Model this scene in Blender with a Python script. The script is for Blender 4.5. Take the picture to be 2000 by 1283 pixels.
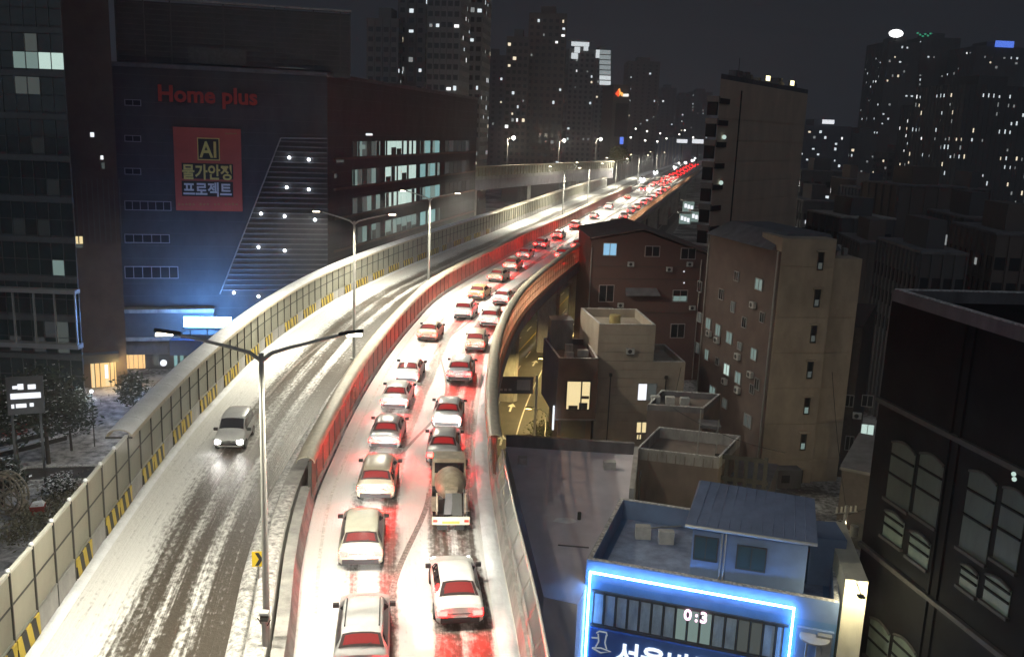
import bpy, math, random
from mathutils import Vector, Matrix
R = math.radians
for o in list(bpy.data.objects): bpy.data.objects.remove(o)
scene = bpy.context.scene
COL = scene.collection
rnd = random.Random(7)

# ------------------------------------------------------------------ camera
HAZE = 0.0007; ZC = 32.3; FPX = 1800.0; TILT = R(12.1); ROLL = R(2.2); DECK = 14.0
CAMROT = (Matrix.Rotation(math.pi/2 - TILT, 3, 'X') @ Matrix.Rotation(ROLL, 3, 'Z'))
CPOS = Vector((0, 0, ZC))
cd = bpy.data.cameras.new('camera'); cam = bpy.data.objects.new('camera', cd); COL.objects.link(cam)
cam.matrix_world = Matrix.Translation(CPOS) @ CAMROT.to_4x4()
cd.sensor_fit = 'HORIZONTAL'; cd.sensor_width = 36.0; cd.lens = 36.0*FPX/2000.0
cd.clip_start = 0.5; cd.clip_end = 6000
scene.camera = cam
def ray(px, py): return CAMROT @ Vector(((px-1000)/FPX, -(py-641.5)/FPX, -1))
def atz(px, py, z):                     # where the line of sight of a photo point meets the height z
    d = ray(px, py); return CPOS + d*((z-ZC)/d.z)
def aty(px, py, Y):                     # ... meets the distance Y
    d = ray(px, py); return CPOS + d*(Y/d.y)

# ------------------------------------------------------------------ world, night sky
w = bpy.data.worlds.new('World'); scene.world = w; w.use_nodes = True
nt = w.node_tree; nt.nodes.clear()
out = nt.nodes.new('ShaderNodeOutputWorld'); add = nt.nodes.new('ShaderNodeAddShader')
b1 = nt.nodes.new('ShaderNodeBackground'); b2 = nt.nodes.new('ShaderNodeBackground')
sky = nt.nodes.new('ShaderNodeTexSky'); sky.sky_type = 'NISHITA'; sky.sun_disc = False
sky.sun_elevation = R(-8); sky.sun_rotation = R(200)
b1.inputs[1].default_value = 0.05; nt.links.new(sky.outputs[0], b1.inputs[0])
tc = nt.nodes.new('ShaderNodeTexCoord'); sep = nt.nodes.new('ShaderNodeSeparateXYZ')
rp = nt.nodes.new('ShaderNodeValToRGB')      # the lit city's glow on the low cloud, even all round
rp.color_ramp.elements[0].position = 0.0; rp.color_ramp.elements[0].color = (0.0205, 0.0230, 0.0305, 1)
rp.color_ramp.elements[1].position = 0.35; rp.color_ramp.elements[1].color = (0.0102, 0.0120, 0.0156, 1)
e = rp.color_ramp.elements.new(0.12); e.color = (0.0145, 0.0165, 0.0216, 1)
nt.links.new(tc.outputs['Generated'], sep.inputs[0]); nt.links.new(sep.outputs['Z'], rp.inputs[0])
nt.links.new(rp.outputs[0], b2.inputs[0]); b2.inputs[1].default_value = 1.0
nt.links.new(b1.outputs[0], add.inputs[0]); nt.links.new(b2.outputs[0], add.inputs[1]); nt.links.new(add.outputs[0], out.inputs[0])

sl = bpy.data.lights.new('sun', 'SUN'); sl.energy = 0.34; sl.angle = R(100); sl.color = (0.78, 0.88, 1.0)
sun = bpy.data.objects.new('sun', sl); COL.objects.link(sun); sun.rotation_euler = (R(42), 0, R(-20))

vs = scene.view_settings; vs.view_transform = 'Standard'; vs.look = 'None'; vs.exposure = 0.0; vs.gamma = 1.0
vs.use_curve_mapping = False
cy = scene.cycles
cy.use_denoising = True; cy.max_bounces = 5; cy.diffuse_bounces = 2; cy.glossy_bounces = 2; cy.transmission_bounces = 3
cy.transparent_max_bounces = 8; cy.caustics_reflective = False; cy.caustics_refractive = False
cy.volume_bounces = 0; cy.sample_clamp_indirect = 3.0; cy.use_light_tree = True

# ------------------------------------------------------------------ materials
MATS = {}
def mat(name, col, rough=0.75, metal=0.0, var=0.18, vs_=2.5, bump=0.0, bs=30.0, emit=None, es=0.0, spec=0.4, trans=0.0, streak=0.0, ov=0.0, clear=0.0, clear_col=None):
    if name in MATS: return MATS[name]
    m = bpy.data.materials.new(name); m.use_nodes = True; MATS[name] = m
    t = m.node_tree; p = t.nodes['Principled BSDF']
    c = tuple(col)+(1,)
    p.inputs['Base Color'].default_value = c
    p.inputs['Roughness'].default_value = rough; p.inputs['Metallic'].default_value = metal
    p.inputs['Specular IOR Level'].default_value = spec
    if var or bump:
        tc = t.nodes.new('ShaderNodeTexCoord'); nz = t.nodes.new('ShaderNodeTexNoise')
        mp = t.nodes.new('ShaderNodeMapping'); mp.inputs['Scale'].default_value = (1, 1, 1-0.85*streak)
        t.links.new(tc.outputs['Object'], mp.inputs[0])
        nz.inputs['Scale'].default_value = vs_; nz.inputs['Detail'].default_value = 6; nz.inputs['Roughness'].default_value = 0.65
        t.links.new(mp.outputs[0], nz.inputs['Vector'])
    if var:
        r = t.nodes.new('ShaderNodeValToRGB')
        r.color_ramp.elements[0].position = 0.28; r.color_ramp.elements[1].position = 0.72
        r.color_ramp.elements[0].color = tuple(max(0, x*(1-var*1.5)) for x in col)+(1,)
        r.color_ramp.elements[1].color = tuple(min(1, x*(1+var)) for x in col)+(1,)
        t.links.new(nz.outputs['Fac'], r.inputs[0]); t.links.new(r.outputs[0], p.inputs['Base Color'])
    if ov:
        oi = t.nodes.new('ShaderNodeObjectInfo'); mrn = t.nodes.new('ShaderNodeMapRange'); mrn.inputs['To Min'].default_value = 1-ov; mrn.inputs['To Max'].default_value = 1+ov*.6
        vm = t.nodes.new('ShaderNodeVectorMath'); vm.operation = 'SCALE'; t.links.new(oi.outputs['Random'], mrn.inputs['Value']); t.links.new(mrn.outputs[0], vm.inputs['Scale'])
        t.links.new(r.outputs[0], vm.inputs[0]); t.links.new(vm.outputs[0], p.inputs['Base Color'])
    if bump:
        n2 = t.nodes.new('ShaderNodeTexNoise'); n2.inputs['Scale'].default_value = bs; n2.inputs['Detail'].default_value = 4
        b = t.nodes.new('ShaderNodeBump'); b.inputs['Strength'].default_value = bump; b.inputs['Distance'].default_value = 0.05
        t.links.new(tc.outputs['Object'], n2.inputs['Vector']); t.links.new(n2.outputs['Fac'], b.inputs['Height']); t.links.new(b.outputs[0], p.inputs['Normal'])
    if emit:
        p.inputs['Emission Color'].default_value = tuple(emit)+(1,); p.inputs['Emission Strength'].default_value = es
    if trans:
        o = t.nodes['Material Output']; tr = t.nodes.new('ShaderNodeBsdfTranslucent'); mx = t.nodes.new('ShaderNodeMixShader')
        tr.inputs[0].default_value = c; mx.inputs[0].default_value = trans
        t.links.new(p.outputs[0], mx.inputs[1]); t.links.new(tr.outputs[0], mx.inputs[2]); t.links.new(mx.outputs[0], o.inputs[0])
    if clear:
        o = t.nodes['Material Output']; lk = o.inputs[0].links[0].from_socket; tp = t.nodes.new('ShaderNodeBsdfTransparent'); tp.inputs[0].default_value = tuple(clear_col or (1,1,1))+(1,)
        mx = t.nodes.new('ShaderNodeMixShader'); mx.inputs[0].default_value = clear; t.links.new(lk, mx.inputs[1]); t.links.new(tp.outputs[0], mx.inputs[2]); t.links.new(mx.outputs[0], o.inputs[0])
    return m
def glow(name, col, s):
    return mat(name, (0.02, 0.02, 0.02), rough=0.5, var=0, emit=col, es=s)
def glass(name, tint, k=0.5, rough=0.08):
    m = bpy.data.materials.new(name); m.use_nodes = True; MATS[name] = m; t = m.node_tree
    p = t.nodes['Principled BSDF']; p.inputs['Base Color'].default_value = tuple(x*0.25 for x in tint)+(1,); p.inputs['Roughness'].default_value = rough
    p.inputs['Specular IOR Level'].default_value = 0.7
    tr = t.nodes.new('ShaderNodeBsdfTransparent'); tr.inputs[0].default_value = tuple(tint)+(1,)
    mx = t.nodes.new('ShaderNodeMixShader'); mx.inputs[0].default_value = k
    t.links.new(p.outputs[0], mx.inputs[1]); t.links.new(tr.outputs[0], mx.inputs[2]); t.links.new(mx.outputs[0], t.nodes['Material Output'].inputs[0])
    return m
SNOW = mat('snow', (0.80, 0.82, 0.85), 0.85, var=0.10, vs_=1.3, bump=0.5, bs=9)
DIRTYSNOW = mat('dirty_snow', (0.60, 0.59, 0.57), 0.85, var=0.55, vs_=5, bump=0.8, bs=14)
CONC = mat('concrete', (0.38, 0.37, 0.35), 0.85, var=0.3, vs_=1.2, bump=0.2, streak=0.8, ov=.12)
CONCD = mat('concrete_dark', (0.16, 0.155, 0.16), 0.85, var=0.25, vs_=0.8, streak=0.8)
STEEL = mat('galvanised_steel', (0.42, 0.42, 0.40), 0.45, 0.7, var=0.12)
STEELD = mat('dark_steel', (0.075, 0.075, 0.07), 0.55, 0.4, var=0.12)
POLE = mat('pole_paint', (0.50, 0.50, 0.47), 0.45, 0.3, var=0.10)
ACRYL = mat('acrylic_panel', (0.56, 0.55, 0.45), 0.28, var=0.22, vs_=0.9, trans=0.35, streak=0.7, ov=.16, clear=.22, clear_col=(.96,.97,.93))
ACRYLR = mat('brown_acrylic_panel', (0.80, 0.50, 0.36), 0.30, var=0.2, vs_=0.9, trans=0.8, ov=.2, clear=.62, clear_col=(1.0,.80,.66))
TERRA = mat('terracotta_panel', (0.42, 0.17, 0.125), 0.55, var=0.25, vs_=1.5, bump=0.15, streak=0.7, ov=.2)
CAPM = mat('cap_metal', (0.54, 0.485, 0.38), 0.5, 0.1, var=0.14)
BLACK = mat('black_rubber', (0.018, 0.018, 0.018), 0.7, var=0)
WGLASS = mat('window_glass', (0.022, 0.026, 0.030), 0.10, var=0, spec=0.6)
FRAME = mat('window_frame', (0.30, 0.30, 0.30), 0.5, 0.3, var=0.05)

# ------------------------------------------------------------------ mesh helpers
class MB:
    def __init__(s): s.v = []; s.f = []
    def add(s, vs, fs):
        n = len(s.v); s.v += [tuple(v) for v in vs]; s.f += [tuple(i+n for i in f) for f in fs]; return s
    def hexa(s, b, t):                      # bottom and top rings of four
        return s.add(list(b)+list(t), [(3,2,1,0),(4,5,6,7),(0,1,5,4),(1,2,6,5),(2,3,7,6),(3,0,4,7)])
    def box(s, x0, x1, y0, y1, z0, z1):
        return s.hexa([(x0,y0,z0),(x1,y0,z0),(x1,y1,z0),(x0,y1,z0)], [(x0,y0,z1),(x1,y0,z1),(x1,y1,z1),(x0,y1,z1)])
    def prism(s, poly, z0, z1):
        n = len(poly); a = sum(poly[i][0]*poly[(i+1)%n][1]-poly[(i+1)%n][0]*poly[i][1] for i in range(n))
        if a < 0: poly = list(reversed(poly))
        vs = [(p[0],p[1],z0) for p in poly]+[(p[0],p[1],z1) for p in poly]
        return s.add(vs, [tuple(range(n-1,-1,-1)), tuple(range(n,2*n))]+[(i,(i+1)%n,n+(i+1)%n,n+i) for i in range(n)])
    def tube(s, pts, r, n=8, r2=None, caps=True):
        pts = [Vector(p) for p in pts]; m = len(pts); rings = []
        for i, p in enumerate(pts):
            d = (pts[min(i+1,m-1)]-pts[max(i-1,0)]).normalized()
            a = Vector((0,0,1)) if abs(d.z) < 0.9 else Vector((1,0,0))
            u = d.cross(a).normalized(); v = d.cross(u).normalized()
            rr = r if r2 is None else r+(r2-r)*i/(m-1)
            rings.append([p+u*rr*math.cos(2*math.pi*k/n)+v*rr*math.sin(2*math.pi*k/n) for k in range(n)])
        vs = [q for g in rings for q in g]; fs = []
        for i in range(m-1):
            for k in range(n): fs.append((i*n+k, i*n+(k+1)%n, (i+1)*n+(k+1)%n, (i+1)*n+k))
        if caps: fs += [tuple(range(n-1,-1,-1)), tuple((m-1)*n+k for k in range(n))]
        return s.add(vs, fs)
    def ball(s, c, r, nu=8, nv=6):
        vs = []; fs = []; c = Vector(c)
        for j in range(nv+1):
            t = math.pi*j/nv
            for i in range(nu):
                a = 2*math.pi*i/nu; vs.append(c+Vector((r*math.sin(t)*math.cos(a), r*math.sin(t)*math.sin(a), r*math.cos(t))))
        for j in range(nv):
            for i in range(nu): fs.append((j*nu+i, (j+1)*nu+i, (j+1)*nu+(i+1)%nu, j*nu+(i+1)%nu))
        return s.add(vs, fs)
    def mesh(s, name, m=None, smooth=None):
        me = bpy.data.meshes.new(name); me.from_pydata(s.v, [], s.f); me.update()
        if smooth is not None:
            me.shade_smooth(); me.set_sharp_from_angle(angle=R(smooth))
        if m: me.materials.append(m)
        return me
    def build(s, name, m=None, parent=None, smooth=None, world=True):
        return link(name, s.mesh(name, m, smooth), parent, world)
def link(name, me, parent=None, world=True):
    o = bpy.data.objects.new(name, me); COL.objects.link(o)
    if parent is not None:
        o.parent = parent
        if world: o.matrix_parent_inverse = BASE.get(parent.name, Matrix.Identity(4)).inverted()
    BASE[o.name] = Matrix.Identity(4) if (world or parent is None) else BASE.get(parent.name, Matrix.Identity(4))
    return o
BASE = {}
def empty(name, loc, rz=0.0, label=None, cat=None, group=None):
    o = bpy.data.objects.new(name, None); COL.objects.link(o); o.empty_display_size = 0.5
    o.location = loc; o.rotation_euler = (0,0,rz)
    BASE[o.name] = Matrix.Translation(Vector(loc)) @ Matrix.Rotation(rz, 4, 'Z')
    if label: tag(o, label, cat, group)
    return o
def tag(o, label, cat, group=None):
    o['label'] = label; o['category'] = cat
    if group: o['group'] = group
    return o
def struct(o): o['kind'] = 'structure'; return o
def stuff(o): o['kind'] = 'stuff'; return o
def copy_part(o, parent, matrix_local=None):
    c = o.copy(); COL.objects.link(c); c.parent = parent
    for ch in list(o.children): copy_part(ch, c)
    return c
def lamp(name, kind, loc, energy, col, parent=None, radius=0.1, direction=None, cone=120, blend=0.6):
    l = bpy.data.lights.new(name, kind); l.energy = energy; l.color = col; l.shadow_soft_size = radius
    if kind == 'SPOT': l.spot_size = R(cone); l.spot_blend = blend
    o = bpy.data.objects.new(name, l); COL.objects.link(o)
    o.location = loc
    if direction is not None: o.rotation_euler = Vector(direction).to_track_quat('-Z', 'Y').to_euler()
    if parent is not None: o.parent = parent
    return o
def text_mesh(body, size, m, extrude=0.05, offset=0.0, align='LEFT'):
    cu = bpy.data.curves.new('t', 'FONT'); cu.body = body; cu.size = size; cu.extrude = extrude; cu.offset = offset; cu.align_x = align
    cu.resolution_u = 3
    o = bpy.data.objects.new('t', cu); COL.objects.link(o); bpy.context.view_layer.update()
    me = bpy.data.meshes.new_from_object(o.evaluated_get(bpy.context.evaluated_depsgraph_get()))
    bpy.data.objects.remove(o); bpy.data.curves.remove(cu)
    me.materials.clear(); me.materials.append(m); return me
class Face:
    """a vertical wall plane from p0 to p1 (left to right as seen): u along it, n towards the viewer"""
    def __init__(s, p0, p1):
        s.p0 = Vector((p0[0], p0[1])); s.p1 = Vector((p1[0], p1[1])); s.L = (s.p1-s.p0).length
        s.u = (s.p1-s.p0)/s.L; s.n = Vector((s.u.y, -s.u.x))
    def pt(s, u, z, d=0.0):
        q = s.p0+s.u*u+s.n*d; return (q.x, q.y, z)
    def uz(s, px, py):
        d = ray(px, py); n = Vector((s.n.x, s.n.y, 0)); p = Vector((s.p0.x, s.p0.y, 0))
        q = CPOS+d*((p-CPOS).dot(n)/d.dot(n)); return ((Vector((q.x,q.y))-s.p0).dot(s.u), q.z)
    def box(s, mb, u0, u1, z0, z1, d0, d1):
        if u0 > u1: u0, u1 = u1, u0
        return mb.hexa([s.pt(u0,z0,d1), s.pt(u1,z0,d1), s.pt(u1,z0,d0), s.pt(u0,z0,d0)], [s.pt(u0,z1,d1), s.pt(u1,z1,d1), s.pt(u1,z1,d0), s.pt(u0,z1,d0)])
    def pxbox(s, mb, x0, y0, x1, y1, d0, d1):       # box over a photo rectangle
        u0, z1 = s.uz(x0, y0); u1, z0 = s.uz(x1, y1); return s.box(mb, u0, u1, z0, z1, d0, d1)
    def matrix(s, u, z, d=0.0):                     # text: x along u, y up, z outwards
        return Matrix(((s.u.x, 0, s.n.x, s.pt(u,z,d)[0]), (s.u.y, 0, s.n.y, s.pt(u,z,d)[1]), (0, 1, 0, z), (0, 0, 0, 1)))
def window(face, u0, u1, z0, z1, root, pane_m=None, frame_m=None, mull=1, depth=0.06, t=0.06, name='window'):
    """a window: frame with mullions (part) and its glass (sub-part)"""
    f = MB()
    face.box(f, u0, u0+t, z0, z1, 0.0, depth); face.box(f, u1-t, u1, z0, z1, 0.0, depth)
    face.box(f, u0+t, u1-t, z1-t, z1, 0.0, depth-0.003); face.box(f, u0+t, u1-t, z0, z0+t, 0.0, depth-0.003)
    for k in range(1, mull+1):
        c = u0+(u1-u0)*k/(mull+1); face.box(f, c-t*0.4, c+t*0.4, z0+t, z1-t, 0.0, depth-0.006)
    fo = f.build(name, frame_m or FRAME, root)
    g = MB(); face.box(g, u0+t*0.5, u1-t*0.5, z0+t*0.5, z1-t*0.5, depth*.5, depth*.5+.016)
    po = g.build('pane', pane_m or WGLASS, fo); return fo

# ------------------------------------------------------------------ the viaduct's lines (plan): x for a given distance y
def interp(T, y):
    if y <= T[0][0]: i = 0
    elif y >= T[-1][0]: i = len(T)-2
    else: i = max(k for k in range(len(T)-1) if T[k][0] <= y)
    def sl(k):
        k = max(0, min(len(T)-1, k))
        if k == 0: return (T[1][1]-T[0][1])/(T[1][0]-T[0][0])
        if k == len(T)-1: return (T[-1][1]-T[-2][1])/(T[-1][0]-T[-2][0])
        return (T[k+1][1]-T[k-1][1])/(T[k+1][0]-T[k-1][0])
    (a, p), (b, q) = T[i], T[i+1]; h = b-a; t = (y-a)/h
    if t < 0: return p+sl(i)*(y-a)
    if t > 1: return q+sl(i+1)*(y-b)
    return (2*t**3-3*t*t+1)*p+(t**3-2*t*t+t)*h*sl(i)+(-2*t**3+3*t*t)*q+(t**3-t*t)*h*sl(i+1)
TA = [(10,-14.2),(28.5,-16.4),(38,-17.7),(47,-18.8),(56,-19.6),(72,-20.3),(86,-19.9),(98,-18.8),(113,-16.4),(130,-13.0),(150,-8.6),(172,-3.6),(205,3.4),(260,15.2),(332,32),(440,56),(610,98),(800,146)]
TB = [(10,-4.2),(29,-7.2),(36,-8.5),(42.7,-9.4),(48,-9.7),(59,-10.05),(70,-10.0),(84,-9.4),(100,-8.0),(123,-3.6),(150,2.1),(195,12.5),(240,22.4),(305,37.5),(400,60),(500,83.5),(610,109),(800,157)]
TC = [(10,2.2),(29.6,0.75),(38.8,-0.2),(49.4,-1.05),(59,-1.3),(70,-1.2),(82,-0.4),(96,1.4),(115,5.2),(140,11.0),(168,17.6),(200,25.2),(240,34.4),(305,49.8),(400,72.5),(500,96),(610,121.5),(800,169)]
def cx(T, y): return interp(T, y)
def tangent(T, y):
    d = Vector((cx(T, y+0.5)-cx(T, y-0.5), 1.0)); return d.normalized()
def offs(T, y, o):                      # point o metres to the right of the line
    t = tangent(T, y); return Vector((cx(T, y)+t.y*o, y-t.x*o))
def stations(T, y0, y1, step):          # even steps along the line
    ys = [y0]; 
    while ys[-1] < y1: ys.append(ys[-1]+step*tangent(T, ys[-1]).y)
    return ys
# ------------------------------------------------------------------ road surfaces
def road_mat(name, stops, seed, streak=0.55, speck=0.5):
    m = bpy.data.materials.new(name); m.use_nodes = True; t = m.node_tree; p = t.nodes['Principled BSDF']; L = t.links.new
    uv = t.nodes.new('ShaderNodeUVMap'); sp = t.nodes.new('ShaderNodeSeparateXYZ'); L(uv.outputs[0], sp.inputs[0])
    def noise(sx, sy, scale, det, off):
        mp = t.nodes.new('ShaderNodeMapping'); mp.inputs['Scale'].default_value = (sx, sy, 1); mp.inputs['Location'].default_value = (off+seed, off*3, seed)
        n = t.nodes.new('ShaderNodeTexNoise'); n.inputs['Scale'].default_value = scale; n.inputs['Detail'].default_value = det; n.inputs['Roughness'].default_value = 0.6
        L(uv.outputs[0], mp.inputs[0]); L(mp.outputs[0], n.inputs['Vector']); return n.outputs['Fac']
    def ma(op, a, b, clamp=False):
        n = t.nodes.new('ShaderNodeMath'); n.operation = op; n.use_clamp = clamp
        for i, x in enumerate((a, b)):
            if isinstance(x, (int, float)): n.inputs[i].default_value = x
            else: L(x, n.inputs[i])
        return n.outputs[0]
    drift = ma('MULTIPLY', ma('SUBTRACT', noise(0.10, 0.035, 1, 2, 1.3), 0.5), 0.17)
    fr = ma('ADD', ma('MULTIPLY', sp.outputs['X'], 0.125), drift)
    r = t.nodes.new('ShaderNodeValToRGB'); r.color_ramp.interpolation = 'EASE'
    el = r.color_ramp.elements
    while len(el) > 1: el.remove(el[-1])
    el[0].position = stops[0][0]; el[0].color = (stops[0][1],)*3+(1,)
    for q, v in stops[1:]:
        x = el.new(q); x.color = (v, v, v, 1)
    L(fr, r.inputs[0])
    st = ma('ADD', ma('MULTIPLY', ma('SUBTRACT', noise(5.5, 0.05, 1, 5, 4.1), 0.5), streak*2), ma('MULTIPLY', ma('SUBTRACT', noise(14.0, 0.09, 1, 3, 9.4), 0.5), streak*1.3))
    s2 = ma('MULTIPLY', ma('SUBTRACT', noise(1.0, 0.55, 5.0, 8, 7.7), 0.5), speck*3.2)
    s3 = ma('MULTIPLY', ma('SUBTRACT', noise(1.0, 0.6, 0.30, 4, 2.2), 0.5), 0.85)
    sep = t.nodes.new('ShaderNodeSeparateColor'); L(r.outputs[0], sep.inputs[0])
    tot = ma('ADD', ma('ADD', sep.outputs[0], st), ma('ADD', s2, s3))
    mr = t.nodes.new('ShaderNodeMapRange'); mr.interpolation_type = 'SMOOTHSTEP'
    mr.inputs['From Min'].default_value = 0.12; mr.inputs['From Max'].default_value = 0.90; L(tot, mr.inputs['Value'])
    snow = mr.outputs[0]
    mx = t.nodes.new('ShaderNodeMix'); mx.data_type = 'RGBA'; L(snow, mx.inputs[0])
    mx.inputs[6].default_value = (0.082, 0.070, 0.057, 1); mx.inputs[7].default_value = (0.76, 0.76, 0.74, 1)
    L(mx.outputs[2], p.inputs['Base Color'])
    rr = t.nodes.new('ShaderNodeMapRange'); rr.inputs['To Min'].default_value = 0.42; rr.inputs['To Max'].default_value = 0.85; L(snow, rr.inputs['Value']); L(rr.outputs[0], p.inputs['Roughness'])
    bp = t.nodes.new('ShaderNodeBump'); bp.inputs['Strength'].default_value = 0.6; bp.inputs['Distance'].default_value = 0.04; L(tot, bp.inputs['Height']); L(bp.outputs[0], p.inputs['Normal'])
    return m
def strip(name, fl, fr, ys, z, m, nx=10, parent=None):
    """a sheet between two plan lines; UV x runs 0..8 across, y in metres along"""
    vs = []; uvs = []; fs = []; acc = 0.0; prev = None
    for y in ys:
        a, b = fl(y), fr(y); c = (a+b)/2
        if prev is not None: acc += (c-prev).length
        prev = c
        for k in range(nx+1):
            q = a+(b-a)*k/nx; vs.append((q.x, q.y, z)); uvs.append((8.0*k/nx, acc))
    for i in range(len(ys)-1):
        for k in range(nx): fs.append((i*(nx+1)+k, i*(nx+1)+k+1, (i+1)*(nx+1)+k+1, (i+1)*(nx+1)+k))
    me = bpy.data.meshes.new(name); me.from_pydata(vs, [], fs); ul = me.uv_layers.new(name='UVMap')
    for lp in me.loops: ul.data[lp.index].uv = uvs[lp.vertex_index]
    me.materials.append(m); me.update(); return link(name, me, parent)
YS = stations(TB, 12, 300, 2.0); YS += stations(TB, YS[-1], 800, 8.0)[1:]
left_mat = road_mat('left_road_snow', [(0.0,1.0),(0.26,1.0),(0.33,0.70),(0.39,0.30),(0.44,0.10),(0.49,0.16),(0.53,0.50),(0.57,0.34),(0.61,0.08),(0.655,0.14),(0.69,0.66),(0.735,0.52),(0.775,0.12),(0.93,0.02),(1.0,0.35)], 3.0)
right_mat = road_mat('right_road_snow', [(0.0,0.95),(0.18,1.05),(0.22,0.70),(0.26,0.50),(0.30,0.90),(0.36,0.90),(0.41,0.34),(0.46,0.24),(0.49,1.0),(0.61,1.0),(0.645,0.30),(0.71,0.18),(0.765,0.62),(0.81,0.20),(0.865,0.24),(0.90,1.05),(1.0,1.05)], 11.0, streak=0.35, speck=0.4)
road_l = struct(strip('road', lambda y: offs(TA, y, 0.0), lambda y: offs(TB, y, -1.75), YS, DECK, left_mat))
road_r = struct(strip('road', lambda y: offs(TB, y, 0.0), lambda y: offs(TC, y, 0.0), YS, DECK, right_mat))
PAINTW = mat('white_road_paint', (0.72, 0.72, 0.68), 0.6, var=0.3, vs_=4)
PAINTY = mat('yellow_road_paint', (0.55, 0.40, 0.08), 0.6, var=0.3, vs_=4)
YSN = [y for y in YS if y < 330]
def mark(T, o0, o1, ys, m, parent, name='painted_line', z=DECK+0.004):
    me = strip(name, lambda y: offs(T, y, o0), lambda y: offs(T, y, o1), ys, z, m, 1, parent); return me
mark(TB, 0.62, 0.77, YSN, PAINTW, road_r); mark(TA, 0.78, 0.93, [y for y in YSN if y > 80], PAINTW, road_l)

# tyre tracks wandering across the snow between the lanes
TRK = mat('tyre_slush', (0.30,0.27,0.25), .6, var=.65, vs_=7)
def track(T, y0, o0, y1, o1, parent, wd=.2):
    n_ = 16
    def off(y): f_ = (y-y0)/(y1-y0); f_ = f_*f_*(3-2*f_); return o0+(o1-o0)*f_
    for d_ in (0.0,):
        strip('tyre_track', lambda y: offs(T, y, off(y)+d_-wd/2), lambda y: offs(T, y, off(y)+d_+wd/2), [y0+(y1-y0)*k/n_ for k in range(n_+1)], DECK+.006, TRK, 1, parent)
track(TB, 31, 3.5, 44, 5.6, road_r, .26); track(TB, 47, 3.5, 60, 5.6, road_r, .2); track(TB, 62, 5.6, 80, 3.5, road_r, .16); track(TB, 74, 3.5, 95, 5.5, road_r, .16); track(TB, 20, 3.5, 33, 5.5, road_r, .14)
track(TA, 60, 3.4, 92, 4.9, road_l, .13)

# the viaduct body: girder, fascia and piers
via = empty('viaduct', (-6, 60, 0), 0, 'long concrete viaduct carrying the curving snowy expressway above the street', 'viaduct')
def loft_along(T, prof, ys, mb):
    """prof: closed list of (offset right, z) swept along a plan line"""
    n = len(prof); b = len(mb.v); vs = []; fs = []
    for y in ys:
        for (o, z) in prof:
            q = offs(T, y, o); vs.append((q.x, q.y, z))
    for i in range(len(ys)-1):
        for k in range(n): fs.append((i*n+k, (i+1)*n+k, (i+1)*n+(k+1)%n, i*n+(k+1)%n))
    fs += [tuple(range(n)), tuple((len(ys)-1)*n+k for k in range(n-1,-1,-1))]
    return mb.add(vs, fs)
FASC = mat('fascia_concrete', (0.30, 0.28, 0.31), 0.8, var=0.22, vs_=0.6, streak=0.6)
mb = MB(); loft_along(TC, [(0.55,DECK-0.03),(0.55,DECK-1.0),(0.15,DECK-1.4),(-2.2,DECK-1.6),(-2.6,DECK-3.2),(-6.6,DECK-3.2),(-7.0,DECK-1.6),(-8.4,DECK-1.3),(-8.4,DECK-0.03)], YS, mb); mb.build('girder', FASC, via)
mb = MB(); loft_along(TA, [(-0.55,DECK-0.03),(8.3,DECK-0.03),(8.3,DECK-1.2),(6.9,DECK-1.6),(6.5,DECK-3.2),(2.4,DECK-3.2),(2.0,DECK-1.6),(-0.2,DECK-1.3),(-0.55,DECK-1.0)], YS, mb); mb.build('girder', FASC, via)
for y in (36, 72, 108, 134, 160, 190, 225, 262, 300, 345, 400, 460):
    t = tangent(TB, y); c = offs(TC, y, -4.4); c2 = offs(TA, y, 4.4); ang = math.atan2(-t.x, t.y)
    for cc in (c, c2):
        mb = MB(); rot = Matrix.Rotation(ang, 2)
        def P(x, yy): q = cc+rot @ Vector((x, yy)); return (q.x, q.y)
        mb.prism([P(-1.3,-0.9),(P(1.3,-0.9)),P(1.6,0),P(1.3,0.9),P(-1.3,0.9),P(-1.6,0)], 0.0, DECK-5.0)
        mb.hexa([P(-1.6,-1.0)+(DECK-5.0,),P(1.6,-1.0)+(DECK-5.0,),P(1.6,1.0)+(DECK-5.0,),P(-1.6,1.0)+(DECK-5.0,)], [P(-3.3,-1.1)+(DECK-3.2,),P(3.3,-1.1)+(DECK-3.2,),P(3.3,1.1)+(DECK-3.2,),P(-3.3,1.1)+(DECK-3.2,)])
        mb.build('pier', CONC, via)
# parapets
def seg_prof(T, prof, ys, name, m, root):
    mb = MB(); loft_along(T, prof, ys, mb); return mb.build(name, m, root)

# ------------------------------------------------------------------ noise walls
def bays(T, y0, y1, step, off=0.0):
    ys = stations(T, y0, y1, step); res = []
    for i in range(len(ys)-1):
        a, b = offs(T, ys[i], off), offs(T, ys[i+1], off); d = b-a
        res.append((a, b, d.length, math.atan2(d.y, d.x), ys[i]))
    return res
def unit_box(y0, y1, z0, z1, x0=0.0, x1=1.0): return MB().box(x0, x1, y0, y1, z0, z1)
def put(name, me, root, a, L, ang, z=DECK, sy=1.0):
    o = bpy.data.objects.new(name, me); COL.objects.link(o); o.parent = root
    q = Vector((a.x, a.y, z))-root.location; o.location = q; o.rotation_euler = (0,0,ang); o.scale = (L, sy, 1); return o
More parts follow.
